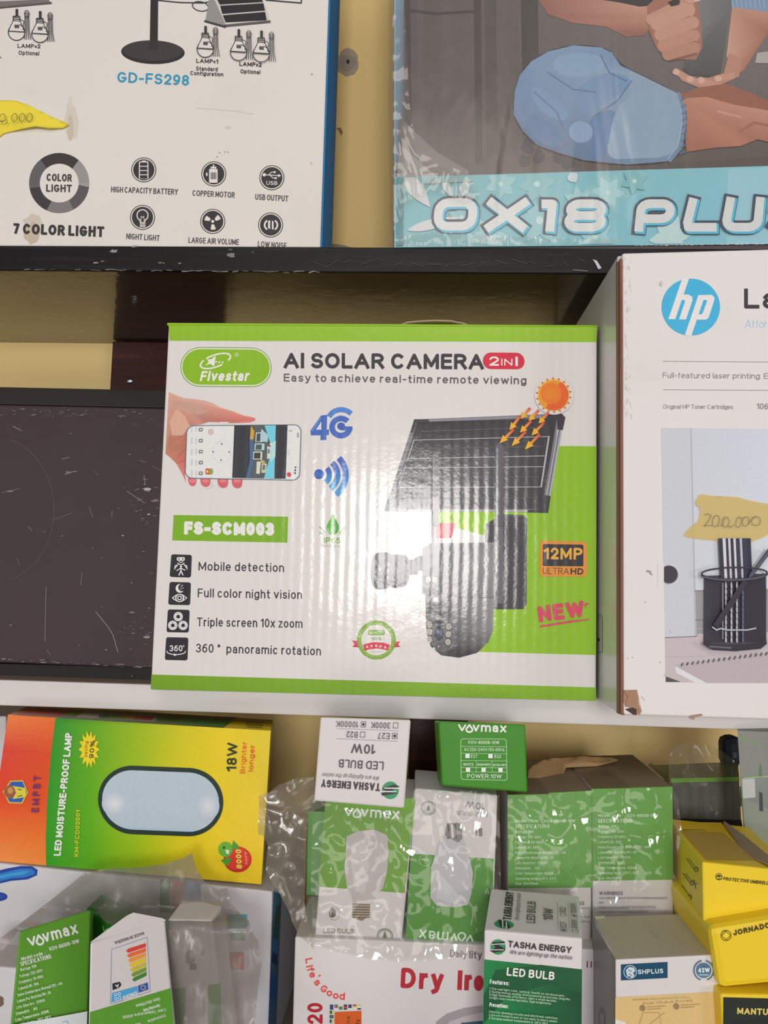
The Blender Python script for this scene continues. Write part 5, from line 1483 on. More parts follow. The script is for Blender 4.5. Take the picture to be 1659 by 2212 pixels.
a.poly([(150, 68), (420, 84), (330, 130), (50, 112)], (150, 50, 34)); a.poly([(420, 84), (1330, 128), (1250, 186), (320, 134)], (84, 100, 40)); a.poly([(480, 92), (890, 116), (870, 152), (420, 128)], (150, 136, 122))  # lid inks darkened, the shade on the lid is in their colour
for k, c in enumerate(((70, 90, 50), (90, 110, 50), (120, 110, 50), (150, 110, 50), (150, 80, 50), (150, 56, 46))): a.poly([(560 + k * 50, 112 + k * 2), (610 + k * 50, 114 + k * 2), (600 + k * 50, 134 + k * 2), (550 + k * 50, 132 + k * 2)], c)
a.poly([(1020, 128), (1290, 142), (1250, 184), (980, 168)], (60, 110, 40))
for k in range(4): a.line([(1370 + k * 4, 150 + k * 10), (1470, 156 + k * 10)], 2.5, (120, 90, 30))
a.done(label='printed top with an energy scale')

# --- white carton with blue swooshes under the lamp carton
m_sw = ref((196, 186, 188), 'plain_white_board', .5)
sw = Carton('swoosh_carton', 'white carton with dark blue drop swooshes lying under the oval lamp carton', 'box', [(-60, 1859), (588, 1926), (581, 2212), (-80, 2212)], m_sw, .15, Y=.572, yaw=0, zbot=ZBASE)
a = A_(sw, 'swoosh_print', zk)
a.poly([(-40, 110), (40, 90), (110, 78), (170, 78), (204, 98), (200, 128), (150, 150), (60, 158), (0, 172), (-40, 180)], (28, 60, 140)); a.poly([(-40, 128), (40, 108), (110, 92), (170, 92), (190, 108), (186, 122), (140, 138), (60, 144), (0, 160), (-40, 166)], (44, 110, 176)); a.poly([(-40, 140), (60, 116), (130, 104), (160, 106), (130, 124), (60, 132), (-40, 154)], (56, 140, 196))
a.cut('dark blue printed drop'); a.ell(-6, 244, 46, 24, (34, 56, 140)); a.ell(-10, 242, 34, 15, (40, 72, 156))
a.cut('dark blue printed drop'); a.name = 'color_squares'; a.rect(870, 150, 925, 330, (76, 120, 70)); a.rect(932, 155, 998, 345, (176, 84, 80)); a.rect(1000, 165, 1050, 345, (70, 120, 160)); a.rect(1052, 170, 1090, 340, (60, 120, 150))
a.cut(); a.rect(1240, 340, 1342, 415, (90, 160, 170)); a.rect(1252, 440, 1330, 482, (70, 130, 110)); a.rect(1236, 545, 1326, 640, (186, 66, 66)); a.rect(1170, 470, 1210, 560, (150, 120, 120))
a.done()
a = A_(sw, 'side_print', zk, face=sw.right)
a.poly([(1486, 214), (1530, 232), (1500, 935), (1456, 935)], (60, 116, 150)); a.poly([(1500, 300), (1526, 280), (1508, 480), (1482, 470)], (20, 90, 80)); a.poly([(1482, 470), (1510, 480), (1506, 560), (1478, 540)], (52, 120, 176)); a.poly([(1480, 540), (1506, 560), (1504, 620), (1474, 600)], (24, 40, 100)); a.poly([(1474, 640), (1502, 700), (1498, 800), (1466, 800)], (40, 100, 170))
a.done(label='blue printed side')
# --- odd white cartons at the edge
c1 = Carton('plain_carton', 'plain white carton standing behind the oval lamp carton', 'box', [(-90, 1547), (13, 1547), (10, 1760), (-90, 1760)], m_sw, .09, Y=.665, zbot=ZBASE)
c2 = Carton('plain_carton', 'plain white carton with a brown spot standing before the swoosh carton', 'box', [(-80, 2082), (40, 2092), (24, 2212), (-80, 2212)], m_sw, .03, Y=.50, zbot=ZBASE)
a = A_(c2, 'spot', zk); blot(a, 4, 812, 22, 32, (110, 90, 76)); a.done()

# --- green bulb carton at the front corner
za_ = 1.237
bA = Carton('bulb_carton', 'green bulb carton with white specifications, nearest to the bag of bulbs', 'box', [(41.8, 2011), (195.7, 1965), (188, 2230), (21, 2230)], m_lg, .045, ztop=za_, lean=24, ext=(-.30, .9, -.46), zbot=ZBASE)
a = A_(bA, 'brand_print', zk); brand(a, (158, 516), (426, 442), 46, WT, .18); a.done(label='white brand lettering')
a = A_(bA, 'spec_print', zk)
dv = Vector((1, -.27)).normalized()
for s_, p0, p1, h in (('Model code  : ', (118, 592), (250, 556), 20), ('VOV-86008-10W', (270, 540), (432, 494), 22), ('SPECIFICATIONS', (114, 622), (280, 578), 24)): a.text(s_.strip(), p0, p1, h, WT, .16)
paragraph(a, SPEC, (112, 650), dv, (-3.4, 34), 17, 7.6, (190, 206, 170), .16)
a.poly([(57, 943), (474, 866), (468, 1100), (48, 1100)], (206, 204, 206)); a.line([(340, 926), (365, 918), (370, 935)], 3, (90, 120, 180))
a.done(label='white printed specification lines')
# --- white and green bulb carton with an energy label
zb_2 = 1.236
bB = Carton('bulb_carton', 'white and green bulb carton turned upside down, showing a rainbow energy label', 'box', [(195, 2035), (356, 1985), (378, 2230), (191, 2230)], m_lw, .03, ztop=zb_2, lean=22, ext=(-.28, .9, -.45), zbot=ZBASE)
f3 = [on_plane(*zk(*p), bB.p + bB.n * .0004, bB.n) for p in ((490, 492), (560, 440), (690, 346), (724, 330), (880, 360), (903, 372))]
bm = bmesh.new()
fr_ = [bm.verts.new(p - Vector(bB.root.location)) for p in f3]
bk_ = [bm.verts.new(p - bB.n * (.0007) - Vector(bB.root.location)) for p in f3]
bm.faces.new(fr_); bm.faces.new(bk_[::-1])
for i in range(6): bm.faces.new((fr_[i], bk_[i], bk_[(i + 1) % 6], fr_[(i + 1) % 6]))
bmesh.ops.recalc_face_normals(bm, faces=bm.faces)
me = bpy.data.meshes.new('lid_flap'); bm.to_mesh(me); bm.free()
link_mesh('lid_flap', me, bB.root, m_lw)['label'] = 'creased white lid flap'
a = A_(bB, 'energy_label', zk)
a.line([(606, 530), (800, 464), (816, 758), (600, 828)], 2.5, (110, 116, 140), closed=True)
for k, c in enumerate(((206, 60, 46), (220, 100, 50), (226, 140, 50), (226, 176, 40), (190, 170, 40), (110, 140, 50), (60, 120, 40))):
    x0, y0 = 684 + k * 5.6, 530 + k * 26
    dx = 108 - k * 5
    a.poly([(x0, y0 + 8), (x0 + 12, y0 - 4), (x0 + dx, y0 - 34), (x0 + dx, y0 - 13), (x0 + 12, y0 + 19)], c)
a.poly([(610, 716), (650, 706), (660, 722), (648, 738), (612, 752)], (40, 40, 46)); a.text('A', (644, 716), (624, 722), 20, WT, .18)
a.poly([(608, 768), (746, 730), (748, 772), (606, 818)], (70, 150, 196)); a.poly([(750, 728), (802, 710), (806, 748), (752, 766)], (50, 76, 160)); a.ring(778, 737, 12, 12, 3, (206, 190, 80))
a.text('ENERG', (740, 758), (664, 784), 24, WT, .18)
for dx, dy in ((0, 0), (20, -6), (2, 22), (22, 16)): a.ring(628 + dx, 776 + dy, 7, 7, 3, WT)
a.done(label='upside down rainbow energy label')
a = A_(bB, 'made_in_print', zk); a.text('MADE IN NIGERIA', (779, 434), (620, 488), 17, (80, 74, 80), .17); a.done()
a = A_(bB, 'green_panel', zk)
a.poly([(488, 871), (928, 740), (950, 1040), (484, 1040)], (84, 140, 40))
for s_, p0, p1 in (('Size: 60x115mm', (866, 790), (736, 830)), ('Operating temp', (866, 826), (776, 856)), ('Color Temperature: 6500K', (900, 850), (664, 890)), ('Dimmable', (896, 880), (800, 914)), ('NO', (760, 924), (730, 934))): a.text(s_, p0, p1, 17, (206, 214, 190), .16)
a.done(label='green panel with upside down white text')
# --- cartons in the grey bag
bC = Carton('bulb_carton', 'white and green bulb carton with a bulb picture inside the grey bag', 'box', [(362, 1986), (458, 1988), (486, 2240), (380, 2240)], m_lw, .03, Y=.515, zbot=ZBASE)
a = A_(bC, 'bulb_print', zk)
a.poly([(940, 745), (1010, 735), (1000, 1000), (950, 1000)], (96, 140, 60)); a.poly([(1130, 725), (1195, 715), (1210, 1000), (1130, 1000)], (70, 140, 40))
a.rq([(1010, 540), (1050, 530), (1064, 600), (1010, 610)], 18, (120, 116, 116)); a.rect(1030, 606, 1066, 642, (96, 84, 76)); a.rq([(1090, 530), (1108, 526), (1112, 560), (1092, 566)], 8, (120, 110, 106)); a.ring(945, 470, 14, 26, 6, (120, 116, 110)); a.rect(925, 430, 950, 450, (150, 130, 100))
a.poly([(1010, 700), (1110, 690), (1140, 1000), (1000, 1000)], (196, 186, 186))
a.done(label='printed bulb and green panels')
bD = Carton('bulb_carton', 'dark green bulb carton mostly hidden behind the specification carton at the front', 'box', [(186, 1962), (268, 2003), (268, 2212), (186, 2212)], ref((40, 110, 30), 'deep_green_board'), .025, Y=.537, zbot=ZBASE)
a = A_(bD, 'brand_print', zk); a.text('v', (548, 428), (580, 440), 34, (150, 190, 140), .18); a.done()

# --- iron carton at the bottom
iron = Carton('iron_carton', 'white carton with red lettering for a dry iron under the bulb cartons', 'box', [(637, 2024), (1304, 2052), (1304, 2212), (632, 2212)], m_lw, .20, Y=.545, zbot=ZBASE)
RI = (166, 30, 44)
a = A_(iron, 'product_print', zm)
a.text('Dry', (945, 976), (1250, 992), 146, RI, .22, gap=.2); a.text('Irons', (1352, 990), (1700, 1006), 140, RI, .24, gap=.2)
a.cut('red printed product name'); a.name = 'caption_print'; a.text('Daily', (1300, 752), (1420, 762), 50, (120, 84, 96), .1); a.cut(); a.text('lity', (1440, 764), (1530, 766), 54, (96, 70, 90), .14); a.cut(); a.text('ill', (2280, 830), (2345, 832), 46, (110, 60, 70), .2)
a.done()
a = A_(iron, 'slogan_print', zm)
for ch, x, y, g in (('L', 262, 768, 80), ('i', 268, 822, 76), ('f', 274, 838, 72), ('e', 286, 874, 66), ("'", 326, 906, 60), ('s', 320, 934, 56), ('G', 364, 990, 38), ('o', 410, 1026, 24), ('o', 458, 1050, 12), ('d', 506, 1060, 4)):
    r = math.radians(g)
    w = {'i': 14, "'": 12, 'f': 30, 'G': 46, 'L': 36}.get(ch, 40)
    a.text(ch, (x, y), (x + w * math.cos(r), y + w * math.sin(r)), 52, (206, 70, 70), .2)
a.done(label='red slogan set in an arc')
a = A_(iron, 'warranty_print', zm)
a.text('20', (388, 1234), (388, 1084), 110, RI, .2, up=(-1, 0))
a.poly([(474, 1148), (666, 1140), (668, 1400), (470, 1400)], (196, 84, 30)); a.text('Africa', (580, 1300), (584, 1180), 26, (110, 50, 30), .18, up=(-1, 0)); a.text('Quality', (648, 1330), (654, 1200), 30, (110, 50, 30), .18, up=(-1, 0))
random.seed(2)
fl = [(40, 60, 120), (180, 60, 60), (60, 120, 70), (206, 190, 80), (60, 60, 66), (200, 200, 200)]
for k in range(7):
    x = 440 + k * 33
    for j in range(3): a.rect(x, 1096 + j * 12, x + 24, 1108 + j * 12, random.choice(fl))
for k in range(4):
    y = 1140 + k * 32
    for j in range(3): a.rect(438 + j * 9, y, 447 + j * 9, y + 22, random.choice(fl))
a.done(label='orange square with a border of little flags')
a = A_(iron, 'iron_picture', zm)
a.poly([(1200, 1220), (1280, 1160), (1400, 1120), (1540, 1100), (1540, 1300), (1200, 1300)], (150, 138, 140)); a.poly([(1290, 1220), (1400, 1180), (1540, 1150), (1540, 1300), (1290, 1300)], (176, 164, 166)); a.poly([(1380, 1226), (1540, 1210), (1540, 1300), (1380, 1300)], (60, 80, 100))
a.done(label='printed grey iron')

# --- bulb cartons stood on the iron carton
def lathe_poly(cx, prof): return [(cx + w, y) for w, y in prof] + [(cx - w, y) for w, y in reversed(prof)]
p1 = Carton('bulb_carton', 'upright bulb carton under the clear wrap, its bulb picture pointing screw cap down', 'box', [(706, 1718), (897, 1726), (867, 2042), (679, 2030)], m_lw, .055, Y=.55, yaw=0)
a = A_(p1, 'green_panel', zm); a.poly([(410, -404), (1052, -380), (976, 296), (360, 250)], (94, 142, 28)); a.done(label='green panel')
a = A_(p1, 'brand_print', zl, base=.0004); brand(a, (505, 670), (835, 690), 46, (206, 210, 196), .17); a.done()
a = A_(p1, 'bulb_picture', zm, base=.0004)
a.poly([(560, -110), (640, -150), (760, -160), (850, -120), (860, 0), (850, 140), (820, 260), (770, 320), (745, 372), (605, 364), (590, 300), (560, 240), (545, 130), (552, 0)], (176, 164, 162)); a.poly([(600, -60), (700, -100), (720, 100), (690, 300), (620, 280), (590, 100)], (188, 176, 174))
a.poly([(604, 370), (728, 376), (720, 460), (670, 496), (600, 470)], (120, 104, 84))
for k in range(5): a.line([(602, 385 + k * 19), (726, 390 + k * 18)], 5, (176, 160, 136)); a.line([(602, 394 + k * 19), (726, 399 + k * 18)], 4, (80, 66, 52))
a.done(label='printed bulb')
a = A_(p1, 'wattage_print', zm, base=.0004)
GY = (120, 116, 96)
a.text('LED BULB', (392, 582), (612, 588), 34, GY, .16); a.text('10W', (390, 642), (530, 646), 46, (130, 134, 90), .16)
a.cut('grey printed wattage'); a.name = 'round_mark'; a.ring(834, 604, 54, 50, 6, (100, 110, 90)); a.ring(834, 604, 44, 40, 3, (120, 130, 100)); a.poly([(834, 566), (850, 620), (818, 618)], (90, 100, 80)); a.rect(806, 622, 866, 636, (120, 140, 90)); a.poly([(782, 650), (830, 640), (826, 662), (780, 668)], (190, 170, 80))
a.cut(); a.name = 'socket_picture'; a.ell(458, 440, 26, 32, (84, 74, 66)); a.ell(446, 436, 8, 20, (150, 140, 130)); a.ring(470, 445, 36, 46, 3, (160, 150, 150))
a.done()
p2 = Carton('bulb_carton', 'bulb carton stood upside down under the clear wrap, its white half on top', 'box', [(896, 1703), (1075, 1718), (1063, 2044), (875, 2044)], m_lw, .055, Y=.55, yaw=0)
a = A_(p2, 'green_panel', zm); a.poly([(1020, 14), (1614, 50), (1604, 690), (978, 680)], (66, 130, 30)); a.poly([(1390, 640), (1540, 560), (1604, 100), (1602, 690)], (36, 112, 16)); a.done(label='green panel')
a = A_(p2, 'brand_print', zm, base=.0005); brand(a, (1480, 596), (1085, 556), 58, (190, 206, 180), .16); a.done()
a = A_(p2, 'bulb_picture', zm, base=.0005)
a.poly([(1230, -90), (1330, -150), (1400, -80), (1440, 40), (1466, 150), (1455, 300), (1430, 380), (1340, 398), (1210, 388), (1160, 330), (1166, 120), (1200, 0)], (178, 170, 172)); a.poly([(1230, 160), (1400, 350), (1300, 370), (1200, 330)], (190, 184, 186))
a.f(zl)
for k in range(4): a.line([(1130 + k * 24, 716 + 10 * abs(k - 1.5)), (1128 + k * 26, 800)], 15, ((84, 78, 76), (150, 142, 140), (70, 64, 62), (140, 130, 128))[k])
a.poly([(1122, 716), (1205, 716), (1214, 800), (1190, 830), (1110, 790)], (120, 112, 110)); a.line([(1130, 730), (1140, 800)], 12, (70, 64, 62)); a.line([(1170, 724), (1176, 800)], 10, (70, 64, 62)); a.line([(1150, 726), (1156, 800)], 8, (196, 190, 188))
a.done(label='printed bulb upside down')
a = A_(p2, 'wattage_print', zl, base=.0005)
a.text('10W', (1350, 598), (1236, 580), 40, (110, 106, 110), .12); a.text('LED BULB', (1362, 655), (1180, 640), 24, (120, 116, 118), .12)
a.cut('grey upside down wattage print'); a.name = 'round_mark'; a.ring(1010, 625, 42, 40, 5, (110, 116, 104)); a.ring(1010, 625, 32, 30, 2.5, (130, 136, 120)); a.poly([(1000, 640), (1020, 640), (1012, 600)], (110, 116, 100)); a.cut(); a.name = 'socket_picture'; a.rect(1294, 745, 1332, 792, (110, 100, 100)); a.rect(1302, 752, 1310, 790, (180, 170, 168)); a.cut(); a.name = 'lifetime_mark'; a.ring(992, 935, 36, 34, 3, (150, 186, 130)); a.text('20000', (1018, 926), (968, 922), 14, (170, 200, 150), .16)
a.done()
p3 = Carton('bulb_carton', 'pale green bulb carton showing a thin strip behind the torn film', 'box', [(664, 1752), (712, 1754), (706, 2030), (659, 2030)], ref((110, 156, 90), 'pale_green_board'), .05, Y=.612, yaw=0, zbot=iron.f[0].z + .001)
# --- two spec cartons
GN = (84, 142, 48)
def spec_carton(lab, q, back, frame, ox, oy, yb, k, two):
    c = Carton('bulb_carton', lab, 'box', q, m_lw, .10, Y=.56, yaw=0)
    back = [prj(c.b[0]), prj(c.b[1])]
    a = A_(c, 'green_panel', zn); a.poly([q2(q[0], -.5), q2(q[1], .5), yb[0], yb[1]], GN); a.done(label='green panel')
    a = A_(c, 'spec_print', zn, base=.0004)
    for s_, p0, p1, h in (('Model code', (ox, oy), (ox + 138, oy), 19), (': VOV-86008-10W', (ox + 160, oy + 2), (ox + 360, oy), 19), ('SPECIFICATIONS', (ox, oy + 34), (ox + 206, oy + 34), 22)): a.text(s_, p0, p1, h, (186, 206, 170), .17)
    paragraph(a, SPEC, (ox, oy + 64), (1, 0), (0, 31), 17, 9.2, (176, 200, 158), .16)
    a.done(label='white printed specification lines')
    a = A_(c, 'warning_print', zn, base=.0004)
    x0 = two[0]
    a.text('WARNINGS', (x0, two[1]), (x0 + 140, two[1]), 22, (90, 84, 90), .16)
    for j, w in enumerate(('Please switch the power to cut off before installing and repairing the', 'lamp.', 'Using in humid places will affect the lifespan of the lamp.', 'Using in highly heated environment is not allowed.')): a.text(w, (x0, two[1] + 24 + j * 27), (x0 + 5.8 * len(w), two[1] + 24 + j * 27), 13, (150, 140, 144), .16)
    a.done(label='grey printed warning lines')
    a = A_(c, 'lid_board', PX, face=c.top)
    a.poly([q[0], q[1], back[1], back[0]], (140, 120, 98)); a.poly([q[0], ((q[0][0] + q[1][0]) / 2, q[0][1] - 2), ((back[0][0] + back[1][0]) / 2, back[0][1] + 8), back[0]], (126, 106, 84))
    a.done(label='brown board lid')
    return c
def q2(p, dx):
    return ((p[0] + dx - 1060) / .36106, (p[1] - 1540) / .36106)
s1 = spec_carton('green and white bulb carton under wrap, beside the specification carton with the torn brown lid', [(1097, 1717), (1277, 1708), (1278, 2046), (1098, 2046)], [(1152, 1650), (1286, 1640)], zn, 146, 655, ((608, 1045), (105, 1048)), 1, (420, 1150))
s1.root['label'] = 'green specification carton under clear wrap, next to the upside down bulb carton'
s2 = spec_carton('green specification carton under clear wrap, next to the yellow cartons', [(1278.5, 1704), (1452, 1699), (1456, 2052), (1281, 2046)], [(1287, 1640), (1392, 1652)], zn, 642, 622, ((1092, 998), (612, 1004)), 1, (650, 1090))
s2.root['label'] = 'green specification carton under clear wrap with a warnings panel, next to the yellow cartons'
fl = sheet('cardboard_scrap', [zn(*p) for p in ((222, 345), (260, 315), (330, 275), (420, 262), (560, 264), (700, 258), (760, 290), (640, 310), (450, 322), (440, 352), (446, 380), (400, 408), (330, 400), (225, 412))], (s1.b[0] + s1.f[0]) / 2 + Vector((0, 0, .0045)), Vector((0, -.42, 1)).normalized(), lambda x, y: .001 * math.sin(x / 14), 'torn brown cardboard scrap lying on the green specification cartons', 'cardboard', ref((160, 124, 84), 'torn_kraft', .8, dirt=.5, dirt_rgb=(128, 100, 70), scale=20), thick=.0012, step=9)
# --- cartons lying on the bulb cartons, their ends to the front
def tasha_end(a, fr, dim=1.0, k=(74, 66, 66)):
    a.f(fr)
    G = (30, 130, 80)
    a.ell(16, 19, 9, 10, G); a.poly([(8, 16), (24, 12), (26, 15), (20, 17), (25, 21), (12, 26), (6, 24), (14, 21)], (40, 34, 34)); a.line([(10, 18), (24, 17)], 1.2, (206, 206, 200)); a.line([(8, 22), (22, 21)], 1.2, (206, 206, 200))
    a.text('TASHA ENERGY', (27, 26), (93, 26), 9, (52, 46, 46), .22)
    a.text('We are lighting up the nation', (28, 34), (92, 34), 5, (120, 110, 108), .12, slant=.35)
    a.text('LED BULB', (25, 51), (75, 51), 9.5, k, .15); a.text('10W', (35, 70), (62, 70), 11, k, .16)
    a.line([(12, 75), (80, 75)], .5, (150, 140, 140)); a.line([(12, 87), (80, 87)], .5, (150, 140, 140))
    for x, y, on, s_ in ((13, 84, 1, 'E27'), (48, 84, 0, 'B22'), (13, 96, 0, '3000K'), (48, 96, 1, '10000K')):
        a.line([(x, y - 6), (x + 5, y - 6), (x + 5, y), (x, y)], .6, k, closed=True)
        if on: a.ell(x + 2.5, y - 3, 1.5, 1.5, (40, 34, 34))
        a.text(s_, (x + 8, y), (x + 8 + 4.2 * len(s_), y), 7, k, .12)
te_q = [(692, 1549), (887, 1555), (873, 1746), (678, 1730)]
te = Carton('bulb_carton', 'white end of a bulb carton lying upside down on the wrapped bulb cartons', 'box', te_q, m_lw, .046, Y=.503, yaw=0, ext=(0, 1, -.175))
a = A_(te, 'end_print', PX)
tasha_end(a, quadmap([te_q[2], te_q[3], te_q[0], te_q[1]]))
a.done(label='upside down brand and wattage print')
ve = Carton('bulb_carton', 'bright green bulb carton end with a white power table, above the wrapped cartons', 'box', [(946, 1557), (1135, 1565), (1140, 1712), (954, 1697)], m_lgd, .04, Y=.533, yaw=1.5, ext=(-.04, 1, -.172))
a = A_(ve, 'brand_print', zl); brand(a, (1187, 164), (1475, 172), 38, (216, 222, 206), .19); a.done()
a = A_(ve, 'power_table', zl)
wv = (190, 210, 176)
a.line([(1215, 210), (1465, 212), (1476, 222), (1480, 448), (1470, 458), (1216, 452), (1206, 442), (1204, 220)], 2.6, wv, closed=True)
for y in (256, 298, 340, 382, 408): a.line([(1205, y - 1), (1479, y + 2)], 2, wv)
a.line([(1296, 340), (1296, 408)], 2, wv); a.line([(1390, 340), (1391, 408)], 2, wv)
a.text('VOV-86008-10W', (1246, 240), (1434, 242), 20, wv, .15); a.text('AC220-240V/50-60Hz', (1222, 282), (1464, 284), 18, wv, .15); a.text('E27', (1264, 322), (1302, 323), 18, wv, .15); a.text('B22', (1404, 324), (1444, 325), 18, wv, .15)
a.text('WHITE', (1218, 371), (1280, 372), 17, wv, .14); a.text('WARM WHITE', (1302, 371), (1384, 372), 15, wv, .13); a.text('NATURAL WHITE', (1396, 372), (1476, 373), 13, wv, .13); a.text('POWER:10W', (1241, 444), (1448, 446), 25, (206, 216, 196), .14)
for x, y in ((1231, 299), (1368, 300), (1234, 381), (1327, 381), (1428, 382)): a.rect(x, y, x + 26, y + 26, (214, 214, 206))
a.done(label='white printed power table')

# --- tall bulb carton in front with a dark green lower half
tq = [(1046, 2009), (1258, 2028), (1256, 2250), (1043, 2240)]
tb = [(1060.5, 1917), (1251, 1936)]
tf = Carton('bulb_carton', 'white and dark green bulb carton stood in front of the iron carton', 'box', tq, m_lw, .054, ztop=1.241, zbot=ZBASE, back=tb)
a = A_(tf, 'end_print', PX, face=tf.top); tasha_end(a, quadmap([tq[0], tb[0], tb[1], tq[1]])); a.done(label='brand and wattage print on the lid')
a = A_(tf, 'dark_green_panel', zo)
a.grad([(67, 500), (616, 556), (612, 1100), (55, 1100)], [(20, 116, 60), (10, 60, 36), (8, 66, 40), (24, 120, 64)], 8); a.poly([(64, 700), (130, 560), (380, 530), (616, 556), (612, 690), (430, 640), (200, 700), (64, 862)], (10, 76, 42))
a.done(label='dark green lower panel')
a = A_(tf, 'brand_print', zo, base=.0006)
a.ell(145, 431, 42, 42, (30, 130, 76)); a.poly([(108, 405), (178, 398), (186, 408), (150, 420), (186, 440), (184, 452), (120, 462), (100, 452), (130, 432)], (34, 30, 30)); a.line([(110, 416), (180, 412)], 4, (214, 206, 202)); a.line([(106, 446), (176, 446)], 4, (214, 206, 202))
a.text('TASHA ENERGY', (200, 431), (555, 466), 36, (44, 38, 40), .2, gap=.13); a.text('We are lighting up the nation', (206, 470), (556, 503), 24, (110, 102, 104), .12, slant=.4)
a.done(label='dark brand lettering with a green round mark')
a = A_(tf, 'feature_print', zo, base=.0006)
a.text('LED BULB', (192, 590), (460, 616), 46, (220, 224, 212), .19); a.text('Features:', (98, 636), (206, 646), 25, (206, 214, 200), .18); a.text('Precautions:', (96, 764), (202, 774), 23, (206, 214, 200), .18)
for j, w in enumerate(('1.The real light color, natural, health no stroboscopic;', '2.Saving energy saving, environmental protection, long life.', '3.High luminous efficiency, light a small decline.', '4.High color rendering index, high brightness.')): a.text(w, (94, 668 + j * 17), (94 + 7.6 * len(w), 668 + j * 17 + .75 * len(w)), 13, (170, 190, 160), .15)
for j, w in enumerate(('1.Not for dimming circuits and electronic switches.', '2.Do not install in wet or too easy to place water.', '3.The lamp ambient temperature is -20°C-50°C')): a.text(w, (92, 798 + j * 18), (92 + 7.6 * len(w), 798 + j * 18 + .75 * len(w)), 13, (170, 190, 160), .15)
a.done(label='white printed feature lines')

# --- white carton with a blue brand plate
sq = [(1329, 2073), (1555, 2062), (1553, 2240), (1330, 2240)]
sb = [(1284, 1980), (1488, 1973)]
sh = Carton('lamp_carton', 'worn white carton with a dark blue brand plate and a laurel badge reading 42W', 'box', sq, m_lw, .056, ztop=1.231, zbot=ZBASE, back=sb)
a = A_(sh, 'brand_plate', zo)
a.poly([(834, 528), (1096, 514), (1096, 604), (834, 618)], (24, 66, 92)); a.ell(886, 570, 38, 38, (176, 184, 190)); a.ell(886, 570, 34, 34, (40, 80, 104))
a.poly([(862, 560), (880, 542), (906, 546), (916, 566), (902, 574), (910, 590), (896, 604), (880, 592), (872, 600), (866, 580)], (186, 192, 196)); a.line([(876, 560), (894, 566)], 4, (40, 80, 104)); a.line([(880, 580), (894, 590)], 4, (40, 80, 104))
a.text('SHPLUS', (930, 583), (1072, 577), 26, (196, 204, 210), .2); a.done(label='dark blue plate with an animal head roundel')
a = A_(sh, 'wattage_badge', zo)
for k in range(13):
    for s_ in (-1, 1):
        g = math.radians(90 + s_ * (24 + k * 11.5))
        a.ell(1299 + 55 * math.cos(g), 562 + 55 * math.sin(g), 8, 4, (76, 104, 128), rot=math.degrees(g) + 60 * s_, n=10)
a.ell(1299, 562, 42, 42, (60, 92, 120)); a.ell(1299, 562, 36, 36, (110, 140, 160)); a.ell(1299, 562, 33, 33, (64, 96, 124)); a.text('42W', (1268, 574), (1332, 572), 26, (206, 212, 214), .22); a.rect(1272, 582, 1326, 590, (150, 170, 184))
a.done(label='blue laurel badge')
a = A_(sh, 'tan_panel', zo)
a.poly([(803, 712), (1388, 680), (1386, 862), (1386, 1100), (803, 1100), (803, 836)], (202, 168, 114)); a.poly([(803, 836), (860, 852), (900, 1100), (803, 1100)], (206, 196, 186))
for w, p0, p1 in (('Please read the instructions before use', (1222, 706), (900, 722)), ('Saving energy lamp', (1236, 726), (954, 744))): a.text(w, p0, p1, 13, (170, 140, 96), .13)
for x, y in ((956, 774), (1146, 764)): a.ell(x, y, 16, 17, (140, 116, 84)); a.line([(x + 26, y - 6), (x + 130, y - 12)], 4, (176, 146, 100)); a.line([(x + 26, y + 8), (x + 100, y + 2)], 4, (176, 146, 100))
a.line([(940, 862), (960, 800), (1050, 800), (1060, 862)], 4, (190, 156, 104)); a.line([(1000, 862), (1080, 800)], 3, (190, 156, 104))
a.done(label='tan printed panel')
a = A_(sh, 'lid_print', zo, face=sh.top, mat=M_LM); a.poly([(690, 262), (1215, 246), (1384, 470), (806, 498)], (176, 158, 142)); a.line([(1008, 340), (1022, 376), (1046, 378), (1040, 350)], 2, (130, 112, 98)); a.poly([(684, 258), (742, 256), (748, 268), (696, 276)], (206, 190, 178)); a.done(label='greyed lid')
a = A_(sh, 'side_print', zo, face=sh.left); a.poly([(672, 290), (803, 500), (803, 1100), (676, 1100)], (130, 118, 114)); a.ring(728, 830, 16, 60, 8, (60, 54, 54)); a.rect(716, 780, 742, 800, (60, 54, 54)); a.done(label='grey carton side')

# --- yellow cartons
uq = [(1517, 1862), (1720, 1883), (1720, 2014), (1519, 1992)]
ub = [(1464, 1775), (1600, 1779)]
um = Carton('yellow_carton', 'yellow carton printed with an umbrella mark, on top of its stack', 'box', uq, m_ly, .085, Y=.50, yaw=0, back=ub)
a = A_(um, 'umbrella_print', zo)
IK = (70, 56, 20)
a.ell(1384, 36, 20, 20, IK); a.ell(1384, 34, 16, 14, (226, 190, 40)); a.ell(1384, 38, 15, 14, IK, a0=180, a1=360); a.line([(1384, 36), (1384, 50)], 4, IK); a.text('PROTECTIVE UMBRELLA', (1406, 56), (1678, 84), 19, IK, .2, slant=.2)
a.done(label='dark umbrella mark with slanted words')
a = A_(um, 'lid_print', zn, face=um.top, mat=M_LM); a.poly([(1130, 700), (1390, 716), (1590, 882), (1290, 880)], (176, 142, 62)); a.poly([(1122, 652), (1382, 656), (1400, 716), (1130, 700)], (206, 168, 24)); a.line([(1150, 700), (1280, 700)], 3, (90, 70, 40)); a.done(label='brown worn lid')
a = A_(um, 'side_print', zn, face=um.left)
for x0, y0, x1, y1 in ((1170, 870, 1225, 950), (1150, 960, 1200, 1030), (1130, 1030, 1185, 1115)): a.line([(x0, y0), (x1, y1)], 4, IK); a.line([(x0 + 14, y0), (x1 + 14, y1 - 6)], 3, IK); a.ring(x1 + 4, y1 - 14, 10, 14, 4, IK)
